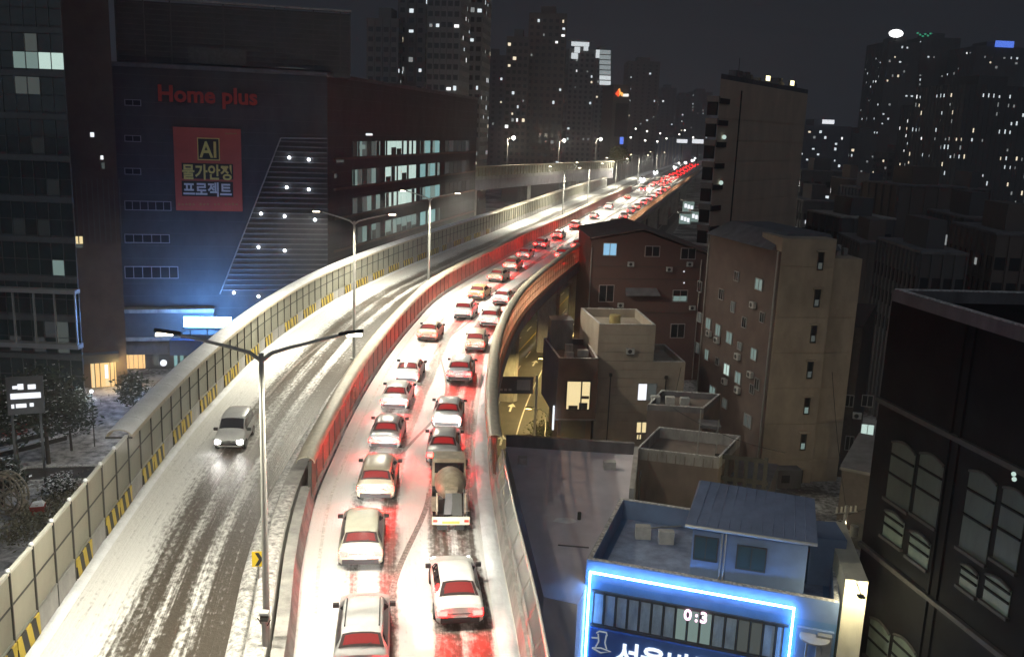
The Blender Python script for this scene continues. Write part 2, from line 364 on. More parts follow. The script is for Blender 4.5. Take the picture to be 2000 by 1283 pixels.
# ---- left wall along the outer edge of the empty carriageway
hz = bpy.data.materials.new('hazard_stripes'); hz.use_nodes = True
t = hz.node_tree; p = t.nodes['Principled BSDF']; tcn = t.nodes.new('ShaderNodeTexCoord'); wv = t.nodes.new('ShaderNodeTexWave'); rmp = t.nodes.new('ShaderNodeValToRGB')
mpn = t.nodes.new('ShaderNodeMapping'); mpn.inputs['Scale'].default_value = (1.0, 0, 0.14); t.links.new(tcn.outputs['Object'], mpn.inputs[0]); t.links.new(mpn.outputs[0], wv.inputs['Vector'])
wv.wave_profile = 'SIN'; wv.bands_direction = 'DIAGONAL'; wv.inputs['Scale'].default_value = 1.52; wv.inputs['Distortion'].default_value = 0
rmp.color_ramp.interpolation = 'CONSTANT'; rmp.color_ramp.elements[0].color = (0.02,0.02,0.02,1); rmp.color_ramp.elements[1].position = 0.5; rmp.color_ramp.elements[1].color = (0.60,0.44,0.07,1)
t.links.new(wv.outputs['Fac'], rmp.inputs[0]); t.links.new(rmp.outputs[0], p.inputs['Base Color']); p.inputs['Roughness'].default_value = 0.55
wl = empty('noise_wall', (-18, 40, DECK), 0, 'long curving olive panel noise wall left of the empty carriageway', 'noise wall')
pan_lo = unit_box(-0.03, 0.03, 1.0, 2.18, 0.02, 0.98).mesh('panel', ACRYL); pan_hi = unit_box(-0.03, 0.03, 2.26, 3.35, 0.02, 0.98).mesh('panel', ACRYL)
post_m = unit_box(-0.09, 0.07, 0.0, 3.42, -0.03, 0.03).mesh('post', STEELD)
rail_b = unit_box(-0.08, 0.06, 0.93, 1.0).mesh('rail', STEEL); rail_m = unit_box(-0.045, 0.045, 2.18, 2.26).mesh('rail', STEELD); rail_t = unit_box(-0.07, 0.07, 3.35, 3.45).mesh('top_rail', mat('white_rail', (0.62,0.62,0.56), 0.5, 0.2, var=0.1))
haz_m = unit_box(-0.14, -0.09, 0.10, 0.92, 0.02, 0.98).mesh('hazard_board', hz); par_m = unit_box(-0.07, 0.07, 0.0, 0.93, 0.015, 0.985).mesh('parapet_panel', CONC)
def cap_mesh(r, h, m, over=0.0, n=8, th=0.05, span=(-100, 100)):
    mb = MB(); pts = []
    for k in range(n+1):
        a = R(span[0]+(span[1]-span[0])*k/n); pts.append((over-r*math.sin(a), h+r*0.62*math.cos(a)))
    inn = [(over+(y-over)*(1-th/r), h+(z-h)*(1-th/r)) for y, z in pts]
    ring = pts+inn[::-1]; nn = len(ring); vs = [(x, y, z) for x in (0.006, 0.994) for (y, z) in ring]
    fs = [(k, (k+1)%nn, nn+(k+1)%nn, nn+k) for k in range(nn)]+[tuple(range(nn-1,-1,-1)), tuple(range(nn, 2*nn))]
    mb.add(vs, fs); return mb.mesh('cap', m, 40)
cap_l = cap_mesh(0.62, 3.30, CAPM, over=0.35)
snowcap_l = cap_mesh(0.645, 3.315, SNOW, over=0.35, span=(-55, 70), th=0.02)
knob = MB().ball((0,0,3.5), 0.09).mesh('post_cap', SNOW, 60)
LB = bays(TA, 14, 330, 2.0)
far = {k: MB() for k in ('panel','post','rail','cap','parapet_panel')}
def far_add(mb, me, a, L, ang, z=DECK):
    M_ = Matrix.Translation((a.x, a.y, z)) @ Matrix.Rotation(ang, 4, 'Z') @ Matrix.Diagonal((L,1,1,1))
    mb.add([M_ @ v.co for v in me.vertices], [tuple(p.vertices) for p in me.polygons])
POSTL = 1.0
for i, (a, b, L, ang, y) in enumerate(LB):
    if y < 165:
        put('panel', pan_lo, wl, a, L, ang); put('panel', pan_hi, wl, a, L, ang)
        put('post', post_m, wl, a, 1.0 if y > 0 else 1, ang)
        put('rail', rail_b, wl, a, L, ang); put('rail', rail_m, wl, a, L, ang)
        put('parapet_panel', par_m, wl, a, L, ang)
        if (i % 6) in (0, 1, 3, 4) and (i*37) % 11 != 3: put('hazard_board', haz_m, wl, a, L, ang)
        if y > 41.5:
            c = put('cap', cap_l, wl, a, L, ang)
            s_ = link('snow_layer', snowcap_l, c, world=False)
        else:
            put('top_rail', rail_t, wl, a, L, ang); put('post_cap', knob, wl, a, 1.0, ang)
    else:
        for me in (pan_lo, pan_hi): far_add(far['panel'], me, a, L, ang)
        far_add(far['post'], post_m, a, 1.0, ang); far_add(far['rail'], rail_b, a, L, ang); far_add(far['rail'], rail_m, a, L, ang)
        far_add(far['parapet_panel'], par_m, a, L, ang); far_add(far['cap'], cap_l, a, L, ang)
for k, m in (('panel',ACRYL),('post',STEELD),('rail',STEEL),('cap',CAPM),('parapet_panel',CONC)): stuff(far[k].build(k, m, wl))
# end frame of the capped part
e0 = [q for q in LB if q[4] > 41.5][0]
mb = MB(); mb.box(-0.03, 0.03, -0.27, 0.97, 3.26, 3.34); put('cap_end_frame', mb.mesh('cap_end_frame', STEELD), wl, e0[0], 1.0, e0[3])
# concrete edge beam under the wall, gutter and snow bank at its foot
seg_prof(TA, [(-0.50,DECK-0.05),(0.02,DECK-0.05),(0.02,DECK+0.10),(-0.50,DECK+0.10)], YS, 'kerb', CONC, wl)
def snow_bank(T, o0, o1, h, ys, seed, m, label, name='snow_bank'):
    r = random.Random(seed); mb = MB(); vs = []; fs = []; nx = 6
    for y in ys:
        hh = h*(0.55+0.6*r.random()); sh = (r.random()-0.5)*0.25*(abs(o1-o0))
        for k in range(nx+1):
            f = k/nx; q = offs(T, y, o0+(o1-o0)*f+(sh if 0 < k < nx else 0)); vs.append((q.x, q.y, DECK+0.006+hh*math.sin(math.pi*f)**0.8*(0.7+0.5*r.random())))
    for i in range(len(ys)-1):
        for k in range(nx): fs.append((i*(nx+1)+k, i*(nx+1)+k+1, (i+1)*(nx+1)+k+1, (i+1)*(nx+1)+k))
    mb.add(vs, fs); o = mb.build(name, m, None, 60); tag(o, label, 'snow'); return stuff(o)
fine = stations(TB, 13, 160, 0.45)
snow_bank(TA, 0.03, 0.55, 0.10, fine, 1, SNOW, 'thin bank of snow along the foot of the left noise wall')
snow_bank(TB, -2.35, -1.70, 0.16, fine, 2, DIRTYSNOW, 'grey slush ridge along the left side of the median barrier')
snow_bank(TC, -0.75, -0.05, 0.14, fine, 3, SNOW, 'white snow bank along the right kerb of the jammed carriageway')

# ---- median: low double barrier near, terracotta wall with a rounded cap beyond
md = empty('median_barrier', (-9, 34, DECK), 0, 'low concrete double barrier with a dark gap between both carriageways', 'barrier')
NY = stations(TB, 12, 42.5, 1.0); AY = [y for y in YS if y < 420]
jers = [(0,0.0),(0.02,0.12),(0.16,0.35),(0.20,0.95),(0.38,0.95),(0.42,0.0)]
seg_prof(TB, [(0.0,DECK),(-0.66,DECK),(-0.66,DECK+0.88),(-0.20,DECK+0.88),(-0.14,DECK+0.36)], NY, 'barrier_wall', CONC, md)
seg_prof(TB, [(-0.80,DECK),(-1.74,DECK),(-1.60,DECK+0.36),(-1.54,DECK+0.90),(-0.80,DECK+0.90)], AY, 'barrier_wall', CONC, md)
seg_prof(TB, [(-0.86,DECK+0.902),(-1.50,DECK+0.902),(-1.40,DECK+0.95),(-0.95,DECK+0.94)], NY, 'snow_layer', DIRTYSNOW, md)
wm = empty('median_noise_wall', (-10, 60, DECK), 0, 'red-brown panel noise wall with cream rounded cap between both carriageways', 'noise wall')
mp_m = unit_box(-0.05, 0.05, 0.34, 2.18, 0.02, 0.98).mesh('panel', TERRA); mbase = unit_box(-0.12, 0.12, 0.0, 0.34).mesh('base_beam', CONC)
mpost = unit_box(-0.09, 0.09, 0.34, 2.22, -0.04, 0.04).mesh('post', STEELD)
cap_c = cap_mesh(0.47, 2.12, CAPM, over=0.22, span=(-95, 95)); pass
mfar = {k: MB() for k in ('panel','base_beam','post','cap')}
MBY = bays(TB, 42.5, 305, 2.0, -0.22)
for i, (a, b, L, ang, y) in enumerate(MBY):
    if y < 190:
        put('panel', mp_m, wm, a, L, ang); put('base_beam', mbase, wm, a, L, ang); put('post', mpost, wm, a, 1.0, ang)
        c = put('cap', cap_c, wm, a, L, ang)
    else:
        far_add(mfar['panel'], mp_m, a, L, ang); far_add(mfar['base_beam'], mbase, a, L, ang); far_add(mfar['post'], mpost, a, 1, ang); far_add(mfar['cap'], cap_c, a, L, ang)
for k, m in (('panel',TERRA),('base_beam',CONC),('post',STEELD),('cap',CAPM)): stuff(mfar[k].build(k, m, wm))
# low divider beyond the wall's end
dv = empty('central_divider', (50, 360, DECK), 0, 'pale low concrete divider beyond the end of the red-brown wall', 'barrier')
seg_prof(TB, [(-0.42,DECK),(0.0,DECK),(-0.1,DECK+0.95),(-0.32,DECK+0.95)], [y for y in YS if y > 304], 'barrier_wall', CONC, dv)

# ---- right side: parapet with wire fence near, tall brown acrylic wall beyond
wr = empty('curved_noise_wall', (1, 80, DECK), 0, 'brown translucent gridded noise wall with cream cap right of the traffic jam', 'noise wall')
seg_prof(TC, [(0.0,DECK-0.05),(0.45,DECK-0.05),(0.40,DECK+0.72),(0.12,DECK+0.72)], [y for y in YS if y < 45.6], 'parapet', CONC, wr)
seg_prof(TC, [(0.0,DECK-0.05),(0.40,DECK-0.05),(0.36,DECK+0.24),(0.08,DECK+0.24)], [y for y in YS if y > 45], 'parapet', CONC, wr)
def rpan(z0, z1, x0, x1): return unit_box(-0.004, 0.004, z0, z1, x0, x1).mesh('panel', ACRYLR)
rps = [rpan(z0, z1, x0, x1) for z0, z1 in ((0.30,0.98),(1.10,1.80),(1.92,2.66)) for x0, x1 in ((0.11,0.485),(0.515,0.995))]
skirt = unit_box(-0.28, -0.24, -1.15, 0.235, 0.012, 0.988).mesh('skirt_panel', mat('brown_skirt', (0.30,0.15,0.11), 0.5, var=0.2, vs_=0.8))
grid_m = MB(); grid_m.box(0,1,-0.05,0.05,0.24,0.30); grid_m.box(0,1,-0.02,0.02,0.98,1.10); grid_m.box(0,1,-0.02,0.02,1.80,1.92); grid_m.box(0,1,-0.05,0.05,2.66,2.72)
grid_m.box(0.0, 0.11, -0.03, 0.03, 0.301, 2.655); grid_m.box(0.485, 0.515, -0.012, 0.012, 0.301, 2.655)
grid_m = grid_m.mesh('frame', mat('brown_steel', (0.13,0.075,0.055), 0.55, 0.2, var=0.12))
cap_r = cap_mesh(0.40, 2.66, CAPM, over=0.08, span=(-95, 95)); pass
rfar = {k: MB() for k in ('panel','frame','cap')}
for i, (a, b, L, ang, y) in enumerate(bays(TC, 45.5, 168, 1.7, 0.22)):
    put('skirt_panel', skirt, wr, a, L, ang)
    for me in rps:
        if y < 112: put('panel', me, wr, a, L, ang)
        else: far_add(rfar['panel'], me, a, L, ang)
    put('frame', grid_m, wr, a, L, ang)
    c = put('cap', cap_r, wr, a, L, ang)
lowp = unit_box(-0.03, 0.03, 0.26, 1.55, 0.02, 0.98).mesh('panel', ACRYLR); lowf = MB().box(0,1,-0.07,0.07,1.55,1.65).box(0,0.03,-0.06,0.06,0.24,1.55).mesh('frame', CAPM)
lf = MB()
for i, (a, b, L, ang, y) in enumerate(bays(TC, 168.3, 520, 2.0, 0.22)):
    far_add(rfar['panel'], lowp, a, L, ang); far_add(lf, lowf, a, L, ang)
stuff(rfar['panel'].build('panel', ACRYLR, wr)); stuff(lf.build('frame', CAPM, wr))
wf = empty('wire_fence', (0.5, 34, DECK), 0, 'grey wire mesh fence on the parapet right of the nearest cars', 'fence')
fpost = MB().tube([(0,0,0.72),(0,0,1.25),(0,-0.30,1.95)], 0.045, 8).mesh('post', STEEL, 40)
frail = MB().tube([(0,-0.30,1.95),(1,-0.30,1.95)], 0.06, 8).mesh('top_rail', mat('pale_pipe', (0.60,0.60,0.55), 0.4, 0.4, var=0.1), 40)
frail2 = MB().tube([(0,0,0.85),(1,0,0.85)], 0.03, 6).mesh('rail', STEEL, 40)
wire = MB(); N = 14
for k in range(-7, N):
    for sgn in (1, -1):
        pts = []
        for s_ in range(0, 8):
            f = s_/7.0; x = (k+7.0*f)/N if sgn > 0 else 1-(k+7.0*f)/N
            zz = 0.85+1.08*f; yy = 0.0 if zz < 1.25 else -0.30*(zz-1.25)/0.70
            pts.append((x, yy+sgn*0.004, zz))
        pts = [q for q in pts if -0.001 <= q[0] <= 1.001]
        if len(pts) > 1: wire.tube(pts, 0.006, 3, caps=False)
wire = wire.mesh('wire_mesh', STEEL)
for i, (a, b, L, ang, y) in enumerate(bays(TC, 14, 45.4, 2.0, 0.26)):
    put('post', fpost, wf, a, 1.0, ang); put('top_rail', frail, wf, a, L, ang); put('rail', frail2, wf, a, L, ang); put('wire_mesh', wire, wf, a, L, ang)

# ------------------------------------------------------------------ street lamps on the median
LAMPC = (1.0, 0.94, 0.76)
HEADG = glow('lamp_lens', (1.0, 0.86, 0.62), 14)
def street_lamp(pos, ang, label, power=2600, armL=2.55, h=11.0, name='street_lamp', col=LAMPC, lit=True):
    root = empty(name, pos, ang, label, 'street lamp', 'double-arm lamps along the median')
    MB().tube([(0,0,0),(0,0,h*0.5),(0,0,h)], 0.13, 10, 0.08).build('pole', POLE, root, 40, world=False)
    MB().box(-0.26,0.26,-0.26,0.26,0.0,0.10).build('base_plate', POLE, root, world=False)
    for s in (-1, 1):
        MB().tube([(0,0,h-0.25),(s*0.35,0,h+0.02),(s*1.0,0,h+0.22),(s*armL,0,h+0.62)], 0.075, 8, 0.05).build('arm', POLE, root, 40, world=False)
        x0_, x1_ = sorted((s*(armL-0.1), s*(armL+0.7))); za_, zb2_ = (h+.60, h+.72) if s > 0 else (h+.72, h+.60)
        hd = MB(); hd.hexa([(x0_,-.10,za_),(x1_,-.10,zb2_),(x1_,.10,zb2_),(x0_,.10,za_)], [(x0_,-.07,za_+.09),(x1_,-.07,zb2_+.09),(x1_,.07,zb2_+.09),(x0_,.07,za_+.09)])
        ho = hd.build('lamp_head', STEELD, root, world=False)
        if lit:
            ln = MB(); ln.hexa([(s*(armL+0.4)-0.25,-0.08,h+0.575),(s*(armL+0.4)+0.25,-0.08,h+0.585),(s*(armL+0.4)+0.25,0.08,h+0.585),(s*(armL+0.4)-0.25,0.08,h+0.575)], [(s*(armL+0.4)-0.25,-0.08,h+0.65),(s*(armL+0.4)+0.25,-0.08,h+0.65),(s*(armL+0.4)+0.25,0.08,h+0.65),(s*(armL+0.4)-0.25,0.08,h+0.65)])
            ln.build('lens', HEADG, ho, world=False)
            lamp('lamp_light', 'SPOT', (s*(armL+0.4),0,h+0.5), power, col, root, 0.15, (s*0.18,0,-1), 160, 0.35)
    return root
lp_px = [(510,690),(692,432),(862,388),(1022,330)]
for i, (px, py) in enumerate(lp_px):
    q = atz(px, py, DECK+11.0)
    t_ = tangent(TB, q.y); ang = math.atan2(-t_.x, t_.y)
    q2 = offs(TB, q.y, -0.95) if i > 1 else Vector((q.x, q.y))
    street_lamp((q2.x, q2.y, DECK), ang, ['tall double-arm street lamp nearest, standing in front of the white car', 'double-arm street lamp in the middle distance beside the cream wall cap', 'third double-arm street lamp along the median, before the red-brown wall', 'fourth, smaller double-arm street lamp along the median far up the curve'][i], power=[7000,9000,13000,16500][i])
for k, y in enumerate((218, 270, 330, 400)):
    q2 = offs(TB, y, -0.95); t_ = tangent(TB, y)
    street_lamp((q2.x, q2.y, DECK), math.atan2(-t_.x, t_.y), 'tiny double-arm street lamp, number %s of the far ones beyond the bend' % ['one','two','three','four'][k], power=16000)
q2 = offs(TB, -6, -1.2)
street_lamp((q2.x, 2.0, DECK), 0.1, 'double-arm street lamp of the same row, just below the picture', power=5600)
# ------------------------------------------------------------------ vehicles
def paint(name, col, rough=0.32): return mat('paint_'+name, col, rough, 0.0, var=0.10, vs_=1.5, spec=0.6)
PAINT = {'white': paint('white', (0.82,0.82,0.80)), 'silver': paint('silver', (0.46,0.46,0.46)), 'beige': paint('beige', (0.55,0.47,0.36)), 'grey': paint('grey', (0.24,0.24,0.25)),
         'black': paint('black', (0.035,0.035,0.04)), 'tan': paint('tan', (0.56,0.48,0.38)), 'cream': paint('cream', (0.62,0.60,0.50)), 'orange': paint('orange', (0.62,0.40,0.20)), 'red': paint('red', (0.42,0.04,0.03))}
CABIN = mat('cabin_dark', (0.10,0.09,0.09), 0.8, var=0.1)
CGLASS = mat('car_glass', (0.020,0.018,0.022), 0.06, var=0, spec=0.8)
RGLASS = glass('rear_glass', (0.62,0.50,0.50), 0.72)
TAIL = glow('tail_lamp_on', (1.0, 0.0024, 0.0020), 330)
REDGLOW = glow('rear_window_red', (1.0, 0.008, 0.016), 0.85)  # red glow filling the rear windows, not a lamp
HEAD = glow('head_lamp_on', (1.0, 0.97, 0.92), 60); HEADF = glow('far_head_lamp_on', (0.92, 0.96, 1.0), 500); TAILF = glow('far_tail_lamp_on', (1.0, 0.006, 0.005), 45)
CHROME = mat('chrome_strip', (.55,.55,.56), .25, .8, var=.05)
PLATE = mat('number_plate', (0.75,0.76,0.74), 0.5, var=0.05)
TRIM = mat('dark_trim', (0.03,0.03,0.032), 0.6, var=0.05)
RIM = mat('wheel_rim', (0.40,0.40,0.41), 0.35, 0.8, var=0.1)
# stations: y, half width, z bottom, z belt, z top, half width at the top
SEDAN = dict(L=4.75, wb=(0.95,3.75), r=0.33, win=(2,3), ws=(6,7), side=(3,6), rows=[
 (0.00,.79,.40,.86,.93,.70),(0.10,.89,.28,.93,1.03,.80),(0.55,.92,.24,.95,1.07,.80),(1.28,.93,.22,.96,1.39,.61),(1.75,.93,.22,.96,1.46,.63),(2.5,.93,.22,.95,1.46,.63),(2.95,.93,.22,.95,1.39,.62),(3.65,.92,.22,.93,1.03,.78),(4.35,.91,.24,.80,.89,.74),(4.63,.86,.28,.68,.76,.68),(4.75,.74,.36,.60,.66,.60)])
SUV = dict(L=4.65, wb=(0.85,3.65), r=0.37, win=(2,3), ws=(6,7), side=(3,6), rows=[
 (0.00,.82,.44,.98,1.05,.74),(0.08,.92,.34,1.02,1.14,.82),(0.17,.94,.30,1.03,1.20,.81),(0.50,.94,.28,1.04,1.62,.66),(1.0,.94,.28,1.04,1.70,.68),(2.5,.94,.28,1.03,1.70,.68),(2.98,.94,.28,1.03,1.60,.66),(3.62,.93,.28,1.02,1.13,.80),(4.25,.92,.30,.95,1.03,.76),(4.55,.87,.34,.80,.88,.70),(4.65,.76,.42,.68,.76,.62)])
BOXY = dict(L=3.75, wb=(0.65,3.05), r=0.31, win=(1,2), ws=(5,6), side=(2,5), rows=[
 (0.00,.76,.38,.95,1.02,.70),(0.07,.82,.30,.98,1.15,.74),(0.28,.83,.26,.98,1.62,.66),(0.8,.83,.24,.98,1.70,.67),(1.9,.83,.24,.97,1.70,.67),(2.45,.83,.24,.96,1.63,.65),(2.95,.83,.24,.96,1.10,.72),(3.45,.82,.26,.86,.96,.70),(3.66,.79,.30,.74,.84,.64),(3.75,.70,.36,.64,.72,.58)])
def section(rw):
    y, w_, zb, zbelt, zt, wt = rw
    h = [(0,zb),(.82*w_,zb),(.97*w_,zb+.10),(w_,zb+.34),(.995*w_,zbelt-.12),(.95*w_,zbelt),(wt,zt-.06),(.80*wt,zt),(.4*wt,zt+.02),(0,zt+.025)]
    return [(x,y,z) for x,z in h]+[(-x,y,z) for x,z in h[-2:0:-1]]
def lerp(a, b, t): return tuple(a[i]+(b[i]-a[i])*t for i in range(len(a)))
def car_meshes(S, nm):
    rows = S['rows']; me = {}
    fine = [rows[0]]
    for a, b in zip(rows, rows[1:]):
        fine += [lerp(a, b, 0.5), b] if b[0]-a[0] > 0.3 else [b]
    mb = MB(); secs = [section(r_) for r_ in fine]; n = len(secs[0])
    vs = [p for s in secs for p in s]; fs = []
    for i in range(len(secs)-1):
        for k in range(n): fs.append((i*n+k, (i+1)*n+k, (i+1)*n+(k+1)%n, i*n+(k+1)%n))
    fs += [tuple(range(n)), tuple((len(secs)-1)*n+k for k in range(n-1,-1,-1))]
    mb.add(vs, fs); me['body'] = mb.mesh(nm+'_body', None, 38)
    def patch(i0, i1, t0, t1, wscale, off, name, m, sgn):
        a, b = lerp(rows[i0], rows[i1], t0), lerp(rows[i0], rows[i1], t1); q = MB(); vs = []
        for r_ in (a, lerp(a, b, 0.5), b):
            for f in (-1, -.55, 0, .55, 1):
                x = r_[5]*wscale*f; z = r_[4]+.025-0.02*abs(f)-(0.035 if abs(f) == 1 else 0)
                vs.append((x, r_[0]+sgn*off*0.8, z+off))
        fs = [(j*5+k, j*5+k+1, (j+1)*5+k+1, (j+1)*5+k) for j in range(2) for k in range(4)]
        return q.add(vs, fs).mesh(name, m, 60)
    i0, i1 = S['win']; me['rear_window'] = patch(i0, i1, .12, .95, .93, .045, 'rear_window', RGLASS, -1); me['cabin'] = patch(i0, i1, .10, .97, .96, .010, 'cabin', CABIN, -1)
    a = lerp(rows[i0], rows[i1], .90); me['window_glow'] = patch(i0, i1, .26, .86, .80, .022, 'window_glow', REDGLOW, -1)  # red light in the rear window, made as a glowing patch
    i0, i1 = S['ws']; me['windscreen'] = patch(i0, i1, .05, .92, .95, .015, 'windscreen', CGLASS, 1)
    s0, s1 = S['side']
    for sg, key in ((1,'side_window_r'),(-1,'side_window_l')):
        q = MB(); vs = []; top = []
        for r_ in [lerp(rows[s0-1], rows[s0], .75)]+rows[s0:s1+1]+[lerp(rows[s1], rows[s1+1], .55)]:
            y, w_, zb, zbelt, zt, wt = r_; f0 = .12; f1 = .86
            x0 = .95*w_+(wt-.95*w_)*f0; z0 = zbelt+(zt-.06-zbelt)*f0; x1 = .95*w_+(wt-.95*w_)*f1; z1 = zbelt+(zt-.06-zbelt)*f1
            vs += [(sg*(x0+.012), y, z0), (sg*(x1+.012), y, z1)]
        m_ = len(vs)//2; fs = [(2*k, 2*k+2, 2*k+3, 2*k+1) if sg > 0 else (2*k, 2*k+1, 2*k+3, 2*k+2) for k in range(m_-1)]
        me[key] = q.add(vs, fs).mesh('side_window', CGLASS, 60)
    r0 = rows[0]; r1 = rows[1]; zt = r0[3]
    tl = MB(); tl.hexa([(r0[1]-.30,-.04,zt-.22),(r1[1]-.05,-.01,zt-.22),(r1[1]-.05,.0,zt-.22),(r0[1]-.30,-.03,zt-.22)], [(r0[1]-.30,-.035,zt-.04),(r1[1]-.06,-.005,zt-.04),(r1[1]-.06,.005,zt-.04),(r0[1]-.30,-.025,zt-.04)]); me['tail_r'] = tl.mesh('tail_lamp', TAIL)
    tl = MB(); tl.hexa([(-(r1[1]-.05),-.01,zt-.22),(-(r0[1]-.30),-.04,zt-.22),(-(r0[1]-.30),-.03,zt-.22),(-(r1[1]-.05),.0,zt-.22)], [(-(r1[1]-.06),-.005,zt-.04),(-(r0[1]-.30),-.035,zt-.04),(-(r0[1]-.30),-.025,zt-.04),(-(r1[1]-.06),.005,zt-.04)]); me['tail_l'] = tl.mesh('tail_lamp', TAIL)
    L = S['L']; rf = rows[-1]; zf = rf[3]
    for sg, key in ((1,'head_r'),(-1,'head_l')):
        x0, x1 = sorted((sg*(rf[1]-.26), sg*(rf[1]+.06))); me[key] = MB().box(x0,x1,L-.16,L+.012,zf-.13,zf+.06).mesh('head_lamp', HEAD)
    me['bumper'] = MB().box(-r0[1]*.92,r0[1]*.92,-.035,.10,r0[2]-.06,r0[2]+.16).box(-.5,.5,-.05,-.036,r0[2]+.02,r0[2]+.10).mesh('bumper', TRIM)
    me['plate'] = MB().box(-.26,.26,-.03,.02,zt-.34 if S is SEDAN else zt-.42,zt-.23 if S is SEDAN else zt-.30).mesh('number_plate', PLATE)
    me['garnish'] = MB().box(-.46,.46,-.022,.03,zt-.17,zt-.13).mesh('rear_garnish', CHROME)
    me['wiper'] = MB().tube([(0,rows[S['win'][0]][0]-.02,rows[S['win'][0]][4]+.10),(.34,rows[S['win'][0]][0]+.06,rows[S['win'][0]][4]+.19)], .012, 4).mesh('rear_wiper', TRIM)
    me['grille'] = MB().box(-.5,.5,L-.06,L+.02,rf[2]+.05,rf[2]+.18).mesh('grille', TRIM)
    iw = S['ws'][1]; rr = rows[iw]
    for sg, key in ((1,'mirror_r'),(-1,'mirror_l')):
        q = MB(); c = (sg*(rr[1]+.10), rr[0]-.30, rr[3]+.06); q.box(c[0]-.11,c[0]+.11,c[1]-.08,c[1]+.06,c[2]-.07,c[2]+.08); me[key] = q.mesh('mirror', TRIM)
    wh = MB(); r_ = S['r']; prof = [(-.10,r_*.62),(-.11,r_*.92),(-.07,r_),(.07,r_),(.11,r_*.92),(.10,r_*.62)]; K = 16; vs = []; fs = []
    for k in range(K):
        a_ = 2*math.pi*k/K
        for (x, q) in prof: vs.append((x, q*math.cos(a_), q*math.sin(a_)))
    for k in range(K):
        for j in range(5): fs.append((k*6+j, ((k+1)%K)*6+j, ((k+1)%K)*6+j+1, k*6+j+1))
    me['tyre'] = wh.add(vs, fs).mesh('wheel', BLACK, 40)
    rm = MB().tube([(-.095,0,0),(.095,0,0)], r_*.64, 14); me['rim'] = rm.mesh('rim', RIM, 40)
    me['rack'] = MB().box(-.60,-.56,.75,2.6,rows[4][4]-.01,rows[4][4]+.05).box(.56,.60,.75,2.6,rows[4][4]-.01,rows[4][4]+.05).mesh('roof_rack', TRIM)
    return me
KIND = {'sedan': (SEDAN, car_meshes(SEDAN,'sedan')), 'suv': (SUV, car_meshes(SUV,'suv')), 'boxy': (BOXY, car_meshes(BOXY,'boxy'))}
def add_part(name, me, root, loc=None, m=None):
    o = bpy.data.objects.new(name, me); COL.objects.link(o); o.parent = root
    if loc: o.location = loc
    if m is not None:
        if not me.materials: me.materials.append(m)
        o.material_slots[0].link = 'OBJECT'; o.material_slots[0].material = m
    return o
def car(kind, colour, pos, heading, label, group, full=True, brake=True, head=True, hp=480, rack=False, snow=None):
    S, me = KIND[kind]; root = empty('car', pos, heading, label, 'car', group)
    add_part('body', me['body'], root, m=PAINT[colour])
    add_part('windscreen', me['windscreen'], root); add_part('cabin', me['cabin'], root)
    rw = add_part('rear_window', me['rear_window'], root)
    if brake and full: add_part('window_glow', me['window_glow'], rw)
    for k in ('side_window_r','side_window_l'): add_part('side_window', me[k], root)
    for k in ('tail_r','tail_l'): add_part('tail_lamp', me[k], root, m=(TAIL if full else TAILF) if brake else TRIM)
    for k in ('head_r','head_l'): add_part('head_lamp', me[k], root, m=(HEAD if full else HEADF) if head else PLATE)
    add_part('bumper', me['bumper'], root)
    if full:
        add_part('number_plate', me['plate'], root); add_part('grille', me['grille'], root); add_part('rear_garnish', me['garnish'], root)
        if kind != 'sedan': add_part('rear_wiper', me['wiper'], root)
        for k in ('mirror_r','mirror_l'): add_part('mirror', me[k], root)
        if rack: add_part('roof_rack', me['rack'], root)
        for x in (-1, 1):
            for y in S['wb']:
                wd = add_part('wheel', me['tyre'], root, (x*(S['rows'][4][1]-.10), y, S['r'])); add_part('rim', me['rim'], wd)
        if head and hp:
            for sg in (1, -1): lamp('head_lamp_light', 'SPOT', (sg*.55, S['L']+.06, .66), hp, (1,.95,.88), root, 0.06, (0,1,-.10), 60, 1.0)
    return root
def heading(T, y):
    t_ = tangent(T, y); return math.atan2(-t_.x, t_.y)
JAM = 'cars queuing nose to tail on the right carriageway'
def jam(kind, colour, px, py, label, full=True, **k):
    q = atz(px, py, DECK); return car(kind, colour, (q.x, q.y, DECK+0.01), (heading(TB, q.y+2)+heading(TC, q.y+2))/2, label, JAM, full, **k)
# left lane, from the nearest
jam('suv','silver',705,1335,'silver car with roof rails at the bottom edge, left lane of the jam', rack=True)
jam('suv','cream',704,1118,'big cream SUV with red rear window, second from the bottom in left lane')
jam('suv','beige',733,986,'pale beige SUV, third from the bottom in the left lane')
jam('sedan','silver',750,884,'silver sedan glowing red, fourth from the bottom in the left lane')
jam('sedan','white',769,806,'white sedan, fifth from the bottom in the left lane')
jam('sedan','white',793,753,'white sedan close in front of another white sedan, left lane, sixth')
jam('sedan','beige',833,670,'beige sedan alone with a gap behind it, left lane')
jam('suv','white',903,626,'wide white estate car abreast of the red-lit bend, left lane')
jam('sedan','orange',928,588,'orange-tinted sedan just ahead of the wide white estate car')
jam('sedan','tan',966,553,'tan-roofed sedan entering the curve beside the brown grid wall')
jam('suv','tan',995,531,'tan car directly ahead of the tan-roofed sedan in the curve')
# right lane
jam('sedan','white',898,1232,'white sedan with bright boot, nearest car in the right lane')
jam('sedan','silver',864,914,'silver-roofed sedan half hidden just ahead of the mixer truck')
jam('sedan','white',872,842,'bright white sedan in right lane, second ahead of the mixer truck')
jam('suv','silver',896,752,'silver SUV with bright red rear window in the right lane')
jam('boxy','beige',927,690,'small beige-roofed hatchback with white tail, right lane below the wall cap')
jam('suv','white',955,642,'white car squeezed beside the cream wall cap in the bend')
jam('sedan','white',976,598,'white car mostly hidden behind the brown grid wall')
